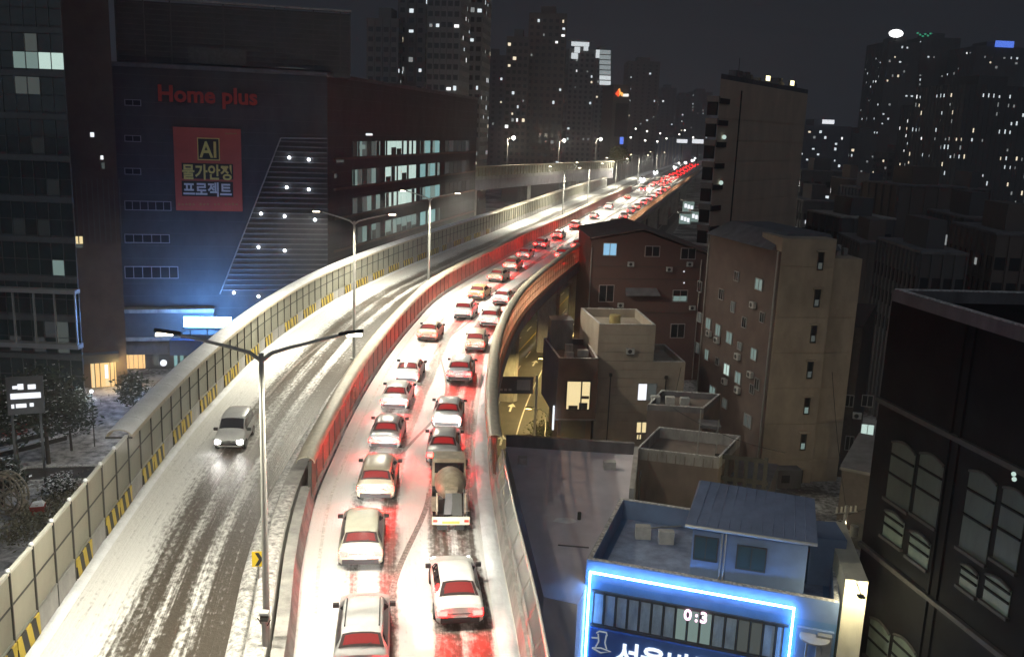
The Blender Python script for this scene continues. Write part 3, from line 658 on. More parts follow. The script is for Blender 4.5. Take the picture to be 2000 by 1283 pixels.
# the rest of the queue, both lanes, running up the far curve
ords = ['first','second','third','fourth','fifth','sixth','seventh','eighth','ninth','tenth','eleventh','twelfth','thirteenth','fourteenth','fifteenth','sixteenth','seventeenth','eighteenth','nineteenth','twentieth']
far_l = [(1030,507),(1062,487),(1096,468),(1133,450),(1172,429),(1205,411),(1240,391),(1264,374),(1285,361)]
cols = ['white','silver','cream','white','silver','white','beige','white','cream','grey','white','silver']
for i, (px, py) in enumerate(far_l):
    q = atz(px, py, DECK); lo = offs(TB, q.y, 2.6)
    car(['sedan','suv'][i%2], cols[i], (lo.x, lo.y, DECK+0.01), heading(TB, q.y+2), '%s %s of the small queued cars beyond the curve, inner lane' % (ords[i], cols[i]+' car,'), JAM, full=q.y < 190, hp=220)
yy = 133.0; i = 0
while yy < 330:
    lo = offs(TC, yy, -2.7); c = cols[(i*5+3) % len(cols)]
    car(['suv','sedan','sedan'][i%3], c, (lo.x, lo.y, DECK+0.01), heading(TC, yy+2), '%s %s of the small queued cars in the outer lane along the right parapet' % (ords[i], c+' car,'), JAM, full=yy < 180, hp=220)
    yy += 9.5+rnd.random()*4+yy*0.02; i += 1
yy = 345.0; i = 0
while yy < 640:
    for ln, off in (('inner', 2.6), ('outer', 6.2)):
        lo = offs(TB, yy+(4 if off > 3 else 0), off)
        if i < 12: car(['sedan','suv'][i%2], cols[(i*3+(1 if off > 3 else 0)) % len(cols)], (lo.x, lo.y, DECK+0.01), heading(TB, yy), '%s tiny red-lit car of the farthest queue, %s lane' % (ords[i], ln), JAM, full=False, head=False)
    yy += 15+i*2.0; i += 1
# oncoming traffic on the left carriageway
q = atz(447, 884, DECK); h0 = heading(TA, q.y)+math.pi
S = KIND['boxy'][0]; f = Vector((-math.sin(h0), math.cos(h0)))
car('boxy','white',(q.x-f.x*S['L'], q.y-f.y*S['L'], DECK+0.01), h0, 'boxy off-white car driving towards us with headlights on, alone in the snow', 'oncoming cars', brake=False, hp=110)
onc = [(1249,352),(1262,326),(1276,318),(1258,316),(1282,308),(1270,304),(1262,338),(1276,312),(1288,301)]
for i, (px, py) in enumerate(onc):
    q = atz(px, py, DECK); o_ = [-5.4,-3.6,-7.2,-4.5,-6.5,-3.4,-7.0,-4.2,-6.0][i]; lo = offs(TB, q.y, o_)
    c = car(['suv','sedan'][i%2], ['grey','white','silver'][i%3], (lo.x, lo.y, DECK+0.01), heading(TB, q.y)+math.pi, '%s of the far oncoming cars with glaring white headlights' % ords[i], 'oncoming cars', full=False, brake=False)
    lamp('head_lamp_light', 'SPOT', (0, 4.9, .8), 5000, (.92,.95,1), c, 0.2, (0,1,-.08), 70, 0.8)

# ---- concrete mixer truck in the right lane
q = atz(880, 1042, DECK); h0 = heading(TB, q.y+3)
tk = empty('mixer_truck', (q.x, q.y, DECK+0.01), h0, 'small tan mixer truck with round drum and white rear board, right lane', 'truck'); tk.scale = (.73,.73,.73)
TANP = mat('mixer_paint', (0.40,0.33,0.24), 0.5, var=0.25, vs_=2.0, streak=0.3); YEL = mat('cream_board', (0.66,0.60,0.45), 0.5, var=0.12)
MB().box(-.45,.45,.3,7.4,.75,1.05).box(-1.1,1.1,1.0,3.3,.80,.92).build('chassis', TRIM, tk, world=False)
dr = MB(); prof = [(1.1,.42,2.42),(1.5,.66,2.36),(2.1,.90,2.28),(2.9,1.03,2.18),(3.7,1.02,2.08),(4.4,.86,1.98),(4.9,.62,1.92)]; K = 18; vs = []; fs = []
for (y, r_, z) in prof:
    for k in range(K): a_ = 2*math.pi*k/K; vs.append((r_*math.cos(a_), y-(z-2.2)*0.2*math.sin(a_), z+r_*math.sin(a_)))
for i in range(len(prof)-1):
    for k in range(K): fs.append((i*K+k, i*K+(k+1)%K, (i+1)*K+(k+1)%K, (i+1)*K+k))
fs += [tuple(range(K-1,-1,-1)), tuple((len(prof)-1)*K+k for k in range(K))]
dr.add(vs, fs).build('drum', TANP, tk, 40, world=False)
hp_ = MB(); hp_.hexa([(-.26,.70,2.30),(.26,.70,2.30),(.26,1.15,2.30),(-.26,1.15,2.30)], [(-.42,.50,2.72),(.42,.50,2.72),(.42,1.25,2.72),(-.42,1.25,2.72)]); hp_.build('hopper', TANP, tk, world=False)
for sg in (-1, 1): MB().box(sg*.9-.05,sg*.9+.05,.5,.62,1.05,2.5).build('rear_post', TANP, tk, world=False)
ch = MB(); ch.hexa([(-.42,-.05,1.30),(-.02,-.05,1.30),(.10,.80,2.55),(-.30,.80,2.55)], [(-.46,-.10,1.36),(.02,-.10,1.36),(.14,.72,2.62),(-.34,.72,2.62)]); ch.build('chute', CONCD, tk, world=False)
MB().hexa([(.06,.05,1.2),(.72,.05,1.2),(.66,.62,2.45),(.06,.62,2.45)], [(.06,-.03,1.24),(.72,-.03,1.24),(.66,.54,2.50),(.06,.54,2.50)]).build('chute', STEELD, tk, world=False)
ld = MB()
for x in (.80,1.02): ld.tube([(x,.35,.9),(x,.70,2.7)], .025, 6)
for k in range(6): ld.tube([(.80,.37+k*.05,1.05+k*.28),(1.02,.37+k*.05,1.05+k*.28)], .018, 5)
ld.build('ladder', STEEL, tk, world=False)
bd = MB().box(-1.18,1.18,-.06,.04,.62,1.14).build('rear_board', YEL, tk, world=False)
for sg in (-1, 1):
    MB().box(sg*.98-.14,sg*.98+.14,-.09,-.061,.80,.96).build('tail_lamp', mat('truck_lamp', (0.25,0.03,0.02), 0.3, var=0, emit=(1,.03,.02), es=1.2), tk, world=False)
    MB().box(sg*.55-.32,sg*.55+.32,.10,.14,.22,.62).build('mud_flap', BLACK, tk, world=False)
    MB().box(sg*1.0-.22,sg*1.0+.22,1.0,3.3,1.06,1.12).build('mudguard', TANP, tk, world=False)
    for y in (1.5, 2.75, 6.2):
        wd = MB().tube([(sg*.72,y,.5),(sg*1.14,y,.5)], .5, 16).build('wheel', BLACK, tk, 40, world=False)
        MB().tube([(sg*.9,y,.5),(sg*1.145,y,.5)], .28, 12).build('rim', RIM, wd, 40, world=False)
    MB().box(sg*1.26-.06,sg*1.26+.06,7.0,7.1,1.9,2.35).build('mirror', TRIM, tk, world=False)
MB().box(-.55,.55,-.085,-.061,.70,.86).build('number_plate', PAINTY, tk, world=False)
cb = MB(); cb.hexa([(-1.2,5.7,.9),(1.2,5.7,.9),(1.2,7.6,.9),(-1.2,7.6,.9)], [(-1.12,5.75,2.85),(1.12,5.75,2.85),(1.12,7.35,2.85),(-1.12,7.35,2.85)]); cab = cb.build('cab', TANP, tk, world=False)
MB().box(-1.0,1.0,5.65,5.745,1.9,2.6).build('rear_window', CGLASS, cab, world=False)
lamp('head_lamp_light', 'SPOT', (0,7.7,.8), 90, (1,.93,.82), tk, 0.1, (0,1,-.1), 60, 0.8)
# ------------------------------------------------------------------ ground and street
gm = bpy.data.materials.new('ground_snow_asphalt'); gm.use_nodes = True; t = gm.node_tree; p = t.nodes['Principled BSDF']
tcn = t.nodes.new('ShaderNodeTexCoord'); n1 = t.nodes.new('ShaderNodeTexNoise'); n1.inputs['Scale'].default_value = 0.12; n1.inputs['Detail'].default_value = 8
n2 = t.nodes.new('ShaderNodeTexNoise'); n2.inputs['Scale'].default_value = 2.2; n2.inputs['Detail'].default_value = 5
mm = t.nodes.new('ShaderNodeMath'); mm.operation = 'MULTIPLY_ADD'; mm.inputs[1].default_value = 0.45
cr = t.nodes.new('ShaderNodeValToRGB'); cr.color_ramp.elements[0].position = 0.64; cr.color_ramp.elements[0].color = (0.055,0.052,0.05,1); cr.color_ramp.elements[1].position = 0.86; cr.color_ramp.elements[1].color = (0.50,0.50,0.50,1)
for n in (n1, n2): t.links.new(tcn.outputs['Object'], n.inputs['Vector'])
t.links.new(n2.outputs['Fac'], mm.inputs[0]); t.links.new(n1.outputs['Fac'], mm.inputs[2]); t.links.new(mm.outputs[0], cr.inputs[0]); t.links.new(cr.outputs[0], p.inputs['Base Color']); p.inputs['Roughness'].default_value = 0.8
g = MB().add([(-3000,-200,0),(3000,-200,0),(3000,5000,0),(-3000,5000,0)], [(0,1,2,3)]).build('ground', gm); struct(g)
ASPH = mat('street_asphalt', (0.075,0.072,0.066), 0.6, var=0.25, vs_=0.6)
TS = [(30,-4.5),(60,-2.6),(80,-1.6),(105,0.4),(130,4.0),(150,8.0),(175,13.0),(200,18.5),(260,33),(340,52),(440,76)]
SY = stations(TS, 32, 430, 4.0)
st = struct(strip('street', lambda y: offs(TS, y, -9.0), lambda y: offs(TS, y, 4.6), SY, 0.004, ASPH, 6))
for o_ in (-5.2, -1.9): 
    for k in range(0, 56):
        y = 60+k*4.4
        if (k % 2) == 0 and y < 200: mark(TS, o_-0.07, o_+0.07, [y, y+2, y+4], PAINTW, st, 'painted_dash', 0.009)
mark(TS, 1.35, 1.5, SY, PAINTW, st, z=0.009); mark(TS, -3.62, -3.5, SY, PAINTY, st, z=0.009)
for (y, o_) in ((92, 0.0), (104, -0.2), (126, -0.2), (147, 2.6), (149, -0.6)):
    q = offs(TS, y, o_); tt = tangent(TS, y); nrm = Vector((tt.y, -tt.x))
    def A(u, v): r_ = q+tt*u+nrm*v; return (r_.x, r_.y, 0.0095)
    MB().add([A(0,-.12),A(2.0,-.12),A(2.0,-.5),A(3.4,0),A(2.0,.5),A(2.0,.12),A(0,.12)], [(0,1,2,3,4,5,6)]).build('painted_arrow', PAINTW, st)
pv = MB(); loft_along(TS, [(4.6,0.0),(4.6,0.14),(7.4,0.14),(7.4,0.0)], SY, pv); struct(pv.build('pavement', mat('paving', (0.30,0.28,0.26), 0.8, var=0.3, vs_=1.5)))
pv = MB(); loft_along(TA, [(-9,0.0),(-9,0.14),(-4,0.14),(-4,0.0)], stations(TA, 30, 200, 4), pv); struct(pv.build('pavement', MATS['paving']))
# unseen sodium lamps, set on pavement poles to light the street
SOD = (1.0, 0.72, 0.26)
SODG = glow('sodium_lens', SOD, 20)
for k, y in enumerate((84, 104, 124, 146, 178, 215)):
    q = offs(TS, y, 4.9); tt = tangent(TS, y); an = math.atan2(-tt.x, tt.y)
    r_ = empty('street_lamp', (q.x, q.y, 0.14), an, 'yellow low street lamp on the pavement under the viaduct curve, %s from the near end' % ords[k], 'street lamp', 'yellow lamps along the lower street')
    MB().tube([(0,0,0),(0,0,6.2)], .07, 8, .05).build('pole', POLE, r_, 40, world=False)
    MB().tube([(0,0,6.1),(-.5,0,6.5),(-1.5,0,6.6)], .04, 6).build('arm', POLE, r_, 40, world=False)
    hd = MB().box(-2.0,-1.35,-.13,.13,6.54,6.68).build('lamp_head', STEELD, r_, world=False)
    MB().box(-1.95,-1.45,-.10,.10,6.49,6.538).build('lens', SODG, hd, world=False)
    lamp('lamp_light', 'SPOT', (-1.7,0,6.4), 5500, SOD, r_, 0.12, (-.2,0,-1), 160, 0.6)

# ------------------------------------------------------------------ left: glass office
def px_face(x0, Y0, x1, Y1, yref=400):
    a = aty(x0, yref, Y0); b = aty(x1, yref, Y1); return Face((a.x,a.y), (b.x,b.y))
def block(name, faces_poly, z1, m, root, z0=0.0):
    return MB().prism(faces_poly, z0, z1).build(name, m, root)
def litm(k, col, s): return glow('lit_'+k, col, s)
LIT = {'cool': litm('cool',(0.72,0.95,0.86),0.75), 'cool2': litm('cool2',(0.55,0.78,0.72),0.30), 'warm': litm('warm',(1.0,0.80,0.42),0.95), 'warm2': litm('warm2',(1.0,0.62,0.25),1.1),
       'white': litm('white',(0.92,0.95,1.0),1.2), 'dim': litm('dim',(0.60,0.70,0.66),0.10), 'dim2': litm('dim2',(0.55,0.60,0.62),0.05), 'blue': litm('blue',(0.35,0.70,1.0),0.8), 'teal': litm('teal',(0.45,0.85,0.85),0.45), 'faint': litm('faint',(0.4,0.5,0.5),0.022)}
GF = Face((-66, 97.5), (aty(143,400,97).x, 97))
go = empty('office_building', (-56, 100, 0), 0, 'dark green-glass office building at the left edge with two lit floors', 'building')
DKW = mat('dark_wall', (0.11,0.115,0.12), 0.7, var=0.2, vs_=0.4); DGREEN = mat('green_glass', (0.030,0.050,0.048), 0.10, var=0.35, vs_=0.35, spec=0.7)
block('wall', [GF.pt(0,0)[:2], GF.pt(GF.L,0)[:2], GF.p1*1.09, GF.p0*1.1], 60, DKW, go)
cw = 1.32; nfl = 14; fh = 4.25
FR = mat('curtain_frame', (0.14,0.15,0.15), 0.5, 0.4, var=0.1)
lit_px = [(68,62,'cool'),(88,62,'cool'),(110,62,'cool2'),(128,62,'dim'),(68,84,'dim'),(40,62,'dim2'),(38,135,'cool2'),(62,135,'cool2'),(90,130,'cool'),(105,130,'cool'),(38,160,'dim'),(68,160,'dim'),(130,545,'teal'),(125,535,'cool2'),(20,620,'dim2'),(60,620,'dim2'),(100,630,'dim2'),(40,660,'dim2'),(80,660,'dim2'),(120,660,'dim'),(90,450,'faint'),(40,440,'faint'),(70,280,'faint'),(110,360,'faint')]
lit_uz = [GF.uz(x, y)+(k,) for x, y, k in lit_px]
ncol = int(GF.L/cw)
for fl in range(nfl):
    z = 2.5+fl*fh
    for row, (za, zb) in enumerate(((0.15, 1.75), (1.85, 3.55))):
        for c in range(ncol):
            u0 = GF.L-(c+1)*cw; u1 = u0+cw
            if GF.uz(0, 400)[0]-1.5 > u1: continue
            m_ = DGREEN
            for lu, lz, k in lit_uz:
                if u0 <= lu < u1 and z+za-.1 <= lz < z+zb+.1: m_ = LIT[k]
            q_ = MB(); GF.box(q_, u0+.05, u1-.05, z+za, z+zb, 0.0, 0.06); q_.build('glass_pane', m_, go)
    q_ = MB(); GF.box(q_, 0, GF.L, z+3.62, z+4.2, 0.0, 0.14); q_.build('floor_band', FR, go)
bx = MB()
for c in range(ncol+1): GF.box(bx, GF.L-c*cw-.035, GF.L-c*cw+.035, 0, 60, 0.0, 0.12)
stuff(bx.build('mullion', FR, go))
lowf = Face(GF.pt(0,0,1.6)[:2], GF.pt(GF.L+.2,0,1.0)[:2])
q_ = MB(); lowf.box(q_, 0, lowf.L, 7.6, 8.1, -1.0, 0.2); lowf.box(q_, 0, lowf.L, 13.6, 14.0, -1.0, .2); q_.build('canopy_band', FRAME, go)
for c in range(7):
    q_ = MB(); lowf.box(q_, lowf.L-.15-c*2.2-.06, lowf.L-.15-c*2.2+.06, 8.1, 13.6, -.2, .1); q_.build('column', FRAME, go)
# ---- narrow brown tower with the shop entrance
BR = mat('brown_cladding', (0.105,0.085,0.080), 0.7, var=0.2, vs_=0.5)
NF = px_face(143, 107, 232, 109)
nb = empty('narrow_tower', (NF.p0.x+3, 110, 0), 0, 'narrow dark brown tower between glass office and big store with glowing shop below', 'building')
block('wall', [NF.pt(0,0)[:2], NF.pt(NF.L,0)[:2], NF.p1*1.06, NF.p0*1.06], 52, BR, nb)
for k in range(9):
    q_ = MB(); NF.box(q_, .3+k*.58, .42+k*.58, 17.5, 25, 0, .15); q_.build('fin', DKW, nb)
for (x0,y0,x1,y1,k) in ((145,462,162,476,'warm'),(145,478,162,484,'dim'),(176,259,184,268,'white'),(196,304,202,312,'white'),(198,318,205,330,'dim')):
    q_ = MB(); NF.pxbox(q_, x0,y0,x1,y1, 0, .08); q_.build('lit_window', LIT[k], nb)
q_ = MB(); NF.pxbox(q_, 150, 690, 232, 702, 0, 1.3); q_.build('canopy', DKW, nb)
sh = MB(); NF.pxbox(sh, 176, 703, 229, 768, -0.1, .1); sh.build('shop_front', LIT['warm2'], nb)
for x in (186, 196, 216, 224):
    q_ = MB(); NF.pxbox(q_, x-1.0, 703, x+1.0, 768, .1, .2); q_.build('door_frame', BR, nb)
for (x0,y0,x1,y1,k) in ((178,708,186,760,'warm'),(204,712,212,738,'white'),(206,740,214,752,'warm')):
    q_ = MB(); NF.pxbox(q_, x0,y0,x1,y1, .1, .16); q_.build('display', LIT[k], nb)
c_ = NF.pt(NF.L*.75, 2.6, 1.6); lamp('shop_light', 'POINT', Vector(c_)-Vector(nb.location), 420, (1,.66,.22), nb, .5)

# ------------------------------------------------------------------ left: the big store
SF = px_face(229, 116, 640, 122); SR = Face(SF.p1, aty(930,300,196).xy)
SW = mat('store_cladding', (0.068,0.068,0.072), 0.75, var=0.22, vs_=0.5, streak=.6)
so = empty('department_store', (SF.pt(SF.L/2,0)[0], 122, 0), 0, 'huge dark windowless store building with red letters and banner', 'building')
ztop = SF.uz(400, 138)[1]
back = [SR.pt(SR.L,0,-45)[:2], (SF.p0.x, SF.p0.y+60)]
block('wall', [SF.p0, SF.p1, SR.p1]+back, ztop, SW, so)
# cladding joints: proud bands and panels
jb = MB()
for k in range(1, 24): SF.box(jb, 0, SF.L, k*1.62-.02, k*1.62+.02, 0, .035); SR.box(jb, 0, SR.L, k*1.62-.02, k*1.62+.02, 0, .035)
stuff(jb.build('cladding_joint', DKW, so))
q_ = MB(); q_.prism([SF.pt(-.2,0,.25)[:2], SF.pt(SF.L,0,.25)[:2], SR.pt(SR.L+.2,0,.25)[:2], SR.pt(SR.L,0,-.6)[:2], SF.pt(SF.L,0,-.6)[:2], SF.pt(0,0,-.6)[:2]], ztop, ztop+.5); q_.build('roof_edge', CONCD, so)
# screened plant storey
PF = Face(SF.pt(.6,0,-1.5)[:2], SF.pt(SF.L+3.0,0,-1.5)[:2]); zp = PF.uz(460, 14)[1]
block('plant_storey', [PF.pt(0,0)[:2], PF.pt(PF.L,0)[:2], PF.pt(PF.L,0,-30)[:2], PF.pt(0,0,-30)[:2]], zp, DKW, so, ztop+.01)
SCR = mat('screen_metal', (0.15,0.15,0.145), 0.6, .3, var=0.2)
for x in [0, 3.2, 6.3, 12.6, 18.8, 23.6, 27.0, PF.L-.1]:
    q_ = MB(); PF.box(q_, x, x+.16, ztop+.5, zp+.2, 0, .3); q_.build('screen_post', SCR, so)
k_ = ztop+.8
while k_ < zp:
    q_ = MB(); PF.box(q_, 0, PF.L, k_, k_+.10, .05, .2); q_.build('louvre', SCR, so); k_ += .62
q_ = MB(); PF.box(q_, -.1, PF.L+.1, zp+.2, zp+.45, -.3, .4); q_.build('roof_edge', CONC, so)
q_ = MB(); PF.pxbox(q_, 368, 92, 482, 130, .2, .3); q_.build('screen_panel', SCR, so)
q_ = MB(); PF.pxbox(q_, 545, 132, 595, 135.5, .3, .5); q_.build('lit_strip', LIT['dim'], so)
# small windows on the front
DIMF = mat('pale_frame', (0.34,0.34,0.38), 0.6, var=0.05)
for (x0, y0, x1, y1, mu) in ((243,194,276,208,1),(243,264,276,278,1),(243,328,276,342,1),(243,392,335,412,5),(243,457,332,475,4),(243,520,349,544,5)):
    u0, z1 = SF.uz(x0,y0); u1, z0 = SF.uz(x1,y1); window(SF, u0, u1, z0, z1, so, frame_m=DIMF, mull=mu, t=.09, depth=.1)
# tall white column, portal and awnings at street level
for (x0,y0,x1,y1,d,m_,nm) in ((225,582,241,745,.9,CONC,'column'),(241,600,420,606,1.6,CONC,'canopy'),(241,606,420,655,1.2,DKW,'fascia_panel'),(241,655,400,660,1.4,CONC,'canopy'),(241,660,330,690,.5,CONCD,'wall_panel')):
    q_ = MB(); SF.pxbox(q_, x0,y0,x1,y1, 0, d); q_.build(nm, m_, so)
for (x0,y0,x1,y1,k) in ((245,691,284,718,'warm2'),(247,722,262,735,'warm'),(300,688,310,712,'dim')):
    q_ = MB(); SF.pxbox(q_, x0,y0,x1,y1, 0, .35); q_.build('shop_window', LIT[k], so)
for k in range(4):
    q_ = MB(); SF.pxbox(q_, 252+k*9, 691, 254+k*9, 718, .35, .42); q_.build('shop_mullion', BR, so)
c_ = SF.uz(322,704); q_ = MB(); pp = Vector(SF.pt(c_[0], c_[1], 1.2)); n3 = Vector((SF.n.x,SF.n.y,0)); q_.tube([pp, pp+n3*.2], .42, 16); q_.build('round_sign', LIT['white'], so)
# slanted louvred car park panel with its lamps
poly = [(548,270),(690,264),(690,520),(430,574)]
LOUV = mat('louvre_metal', (0.20,0.20,0.21), 0.55, .3, var=0.15)
for i in range(30):
    yy_ = 276+i*10.0; f = (yy_-270)/304.0; xl = 548+(430-548)*f
    u0, z_ = SF.uz(xl, yy_); u1, _ = SF.uz(640, yy_)
    q_ = MB(); SF.box(q_, u0, SF.L-.02, z_-.07, z_+.07, .04, .20); q_.build('louvre', LOUV, so)
a = SF.uz(548,270); b = SF.uz(430,574)
ed = MB().tube([SF.pt(a[0],a[1],.25), SF.pt(b[0],b[1],.25)], .09, 6); ed.build('slanted_edge', FRAME, so)
ed = MB().tube([SF.pt(a[0],a[1],.25), SF.pt(SF.L,a[1]+.15,.25)], .07, 6); ed.build('slanted_edge', FRAME, so)
BULB = glow('park_bulb', (0.85,0.92,1.0), 9)
for (x, y) in ((565,308),(603,312),(560,366),(603,370),(510,417),(556,422),(615,429),(505,482),(556,489),(457,571),(505,578)):
    u_, z_ = SF.uz(x, y); q_ = MB().ball(SF.pt(u_, z_, .34), .20); lo_ = q_.build('ceiling_lamp', BULB, so, 60)
    lamp('ceiling_lamp_light', 'POINT', Vector(SF.pt(u_, z_, .6))-Vector(so.location), 9, (.82,.9,1), so, .15)
# window strips on the receding side
BAND = mat('brown_band', (0.16,0.115,0.10), 0.7, var=0.2, vs_=0.6)
rows_ = [(276,303),(327,355),(378,405),(432,460)]
wx = [(688,742,'dim','cool2'),(752,812,'cool','cool'),(820,858,'cool2','teal'),(868,916,'dim2','faint')]
for ri, (ya, yb) in enumerate(rows_):
    zt_ = SR.uz(752, ya)[1]; zb_ = SR.uz(752, yb)[1]
    for wi, (x0, x1, k1, k2) in enumerate(wx):
        ua = SR.uz(x0, ya)[0]; ub = SR.uz(x1, ya)[0]; n_ = 6 if wi != 2 else 4
        if ri == 3 and wi == 3: continue
        for j in range(n_):
            kk = [k1, k2][(j*7+ri*3+wi) % 2]
            if wi in (0, 3) and (j+ri) % 3 == 0: kk = 'faint'
            if wi == 1 and ri == 3: kk = 'cool2'
            a_ = ua+(ub-ua)*j/n_; b_ = ua+(ub-ua)*(j+1)/n_
            q_ = MB(); SR.box(q_, a_+.10, b_-.10, zb_, zt_, .02, .08); q_.build('window_pane', LIT[kk], so)
            rr_ = random.Random(ri*50+wi*7+j)
            if kk in ('cool','cool2') and rr_.random() < .7:
                q_ = MB(); hgt = (zt_-zb_)*(.25+.4*rr_.random()); (SR.box(q_, a_+.15, b_-.15, zb_, zb_+hgt*rr_.random()+.2, .081, .12) if rr_.random() < .4 else SR.box(q_, a_+.1, a_+.1+(b_-a_-.2)*(.25+.5*rr_.random()), zb_, zt_, .081, .12)); q_.build('window_blind', mat('blind_grey', (.10,.105,.10), .7, var=.3, vs_=4) if rr_.random() < .6 else DKW, so)
    q_ = MB(); SR.box(q_, 2, SR.L-.5, zb_-.35, zb_-.05, 0, .25); q_.build('sill_band', BAND, so)
for (x0,y0,x1,y1,k) in ((714,261,726,265,'white'),(656,312,670,317,'dim'),(652,340,656,348,'dim'),(712,283,700,292,'cool2')):
    f_ = SR if x0 > 640 else SF
    q_ = MB(); f_.pxbox(q_, x0,y0,x1,y1, .05, .12); q_.build('small_lamp', LIT[k], so)

# sign letters and banner
RED = mat('red_letters', (0.42,0.045,0.030), 0.5, var=0.08, emit=(1.0,0.10,0.06), es=0.008)
ls = empty('letter_sign', SF.pt(8,0)[:2]+(ztop-5,), 0, 'dim red rooftop letters on the big dark store', 'sign')
u0, zb_ = SF.uz(308, 197); u1, zb2 = SF.uz(503, 204); body = 'Home plus'; full = text_mesh(body, 1.0, RED, .05, .028); wid = max(v.co.x for v in full.vertices); size = (u1-u0)/wid*1.0
for i, chh in enumerate(body):
    if chh == ' ': continue
    pre = text_mesh(body[:i+1], size, RED, .12, .028*size); one = text_mesh(chh, size, RED, .12, .028*size)
    dx = max(v.co.x for v in pre.vertices)-max(v.co.x for v in one.vertices)
    o = link('letter', one, ls, world=True); o.matrix_basis = SF.matrix(u0+dx, zb_, .35)
bn = empty('banner', SF.pt(8,0)[:2]+(20,), 0, 'large red advertising banner with yellow and white Korean lettering on the store', 'banner')
BRED = mat('banner_red', (0.56,0.11,0.075), 0.6, var=0.10, vs_=.4)
q_ = MB(); SF.pxbox(q_, 338, 248, 474, 413, .12, .20); q_.build('sheet', BRED, bn)
BYEL = mat('banner_yellow', (0.80,0.66,0.20), 0.6, var=0); BWH = mat('banner_white', (0.80,0.80,0.84), 0.6, var=0); BBK = mat('banner_black', (0.03,0.025,0.02), 0.6, var=0); BOR = mat('banner_orange', (0.45,0.22,0.08), .6, var=0)
def btext(body, x0, y0, x1, ybase, m_, off=.012, d=.205):
    ua, z_ = SF.uz(x0, ybase); ub, _ = SF.uz(x1, ybase); f_ = text_mesh(body, 1, m_, 0, off); wd = max(v.co.x for v in f_.vertices); hg = max(v.co.y for v in f_.vertices); zt_ = SF.uz(x0, y0)[1]
    me = text_mesh(body, 1, m_, 0.004, off)
    for v in me.vertices: v.co.x *= (ub-ua)/wd; v.co.y *= (zt_-z_)/hg
    o = link('lettering', me, bn); o.matrix_basis = SF.matrix(ua, z_, d); return o
q_ = MB(); SF.pxbox(q_, 385, 269, 430, 314, .2, .206); q_.build('badge', BYEL, bn)
q_ = MB(); SF.pxbox(q_, 387, 271, 428, 312, .206, .211); q_.build('badge', BBK, bn)
btext('AI', 391, 276, 423, 307, BYEL, .02, .216)
q_ = MB(); SF.pxbox(q_, 355, 318, 456, 351, .2, .205); q_.build('badge', BBK, bn); q_ = MB(); SF.pxbox(q_, 355, 353, 456, 385, .2, .205); q_.build('badge', BBK, bn)
btext('물가안정', 356, 320, 453, 347, BYEL, .03, .212); btext('프로젝트', 358, 355, 453, 380, BWH, .03, .212)
for k in range(17):
    if k in (5, 9, 12): continue
    q_ = MB(); x_ = 348+k*7.0; SF.pxbox(q_, x_, 396.5+(k*5%3)*.5, x_+4.6, 401.5-(k*7%3)*.4, .2, .206); q_.build('small_print', BOR, bn)
for k in range(5):
    q_ = MB(); SF.pxbox(q_, 440+k*4.6, 259.5+(k%2)*.6, 443.6+k*4.6, 263, .2, .206); q_.build('small_print', BOR, bn)

# bright blue-white shop sign on a kiosk behind the left noise wall
ks = empty('shop_kiosk', aty(405,640,113).xy.to_3d(), 0, 'small flat-roofed shop behind the left noise wall under the glaring blue sign', 'building')
KF = px_face(352, 112.6, 470, 113.6, 628); zs = KF.uz(405, 655)[1]
block('wall', [KF.pt(0,0)[:2], KF.pt(KF.L,0)[:2], KF.pt(KF.L,0,-3)[:2], KF.pt(0,0,-3)[:2]], zs, DKW, ks)
q_ = MB(); KF.pxbox(q_, 335, 660, 398, 690, .0, 1.2); q_.build('awning', mat('blue_awning', (0.05,0.09,0.22), .6, var=.1), ks)
for x in (340, 352, 366):
    q_ = MB(); KF.pxbox(q_, x, 692, x+7, 716, .0, .1); q_.build('shop_window', LIT['teal'], ks)
sg = empty('light_box_sign', KF.pt(KF.L*.4, zs)[:2]+(zs,), 0, 'glaring blue-white light box sign rising behind the left noise wall', 'sign')
SIGN = glow('blue_white_tube', (0.14,0.40,1.0), 95)
q_ = MB(); KF.pxbox(q_, 360, 619, 452, 638, -.1, .35); q_.build('light_box', SIGN, sg)
q_ = MB(); KF.pxbox(q_, 356, 638.5, 456, 642, -.2, .3); q_.build('sign_rail', STEELD, sg)
for x in (372, 405, 440):
    q_ = MB(); KF.pxbox(q_, x-1, 642, x+1, 657, -.1, .1); q_.build('sign_post', STEELD, sg)

# ------------------------------------------------------------------ plaza at lower left
PLZ = mat('plaza_snow', (0.42,0.42,0.43), .85, var=.75, vs_=.9, bump=.6, bs=4)
pl = MB().prism([(-75,48),(-24,40),(-27,75),(-30,104),(-75,104)], 0.002, 0.10).build('plaza', PLZ); struct(pl)
wq = atz(42, 1008, 0.1)
wh = empty('water_wheel', (wq.x, wq.y, 0.1), 0, 'wooden water wheel sculpture standing in the snowy plaza', 'sculpture')
WOOD = mat('grey_wood', (0.30,0.27,0.21), .8, var=.3, vs_=3)
fw = Vector((0.88,-0.3,0)).normalized(); cen = Vector((wq.x-1.0, wq.y, 2.1))
ax = Vector((-0.25,-1,0)).normalized(); e1 = ax.cross(Vector((0,0,1))).normalized(); e2 = Vector((0,0,1))
for off in (-.35,.35):
    for rr_ in (1.75, 1.35): MB().tube([cen+ax*off+(e1*math.cos(2*math.pi*k/24)+e2*math.sin(2*math.pi*k/24))*rr_ for k in range(25)], .08, 6).build('ring', WOOD, wh, 60)
    for k in range(8):
        a_ = 2*math.pi*k/8; MB().tube([cen+ax*off, cen+ax*off+(e1*math.cos(a_)+e2*math.sin(a_))*1.75], .05, 5).build('spoke', WOOD, wh)
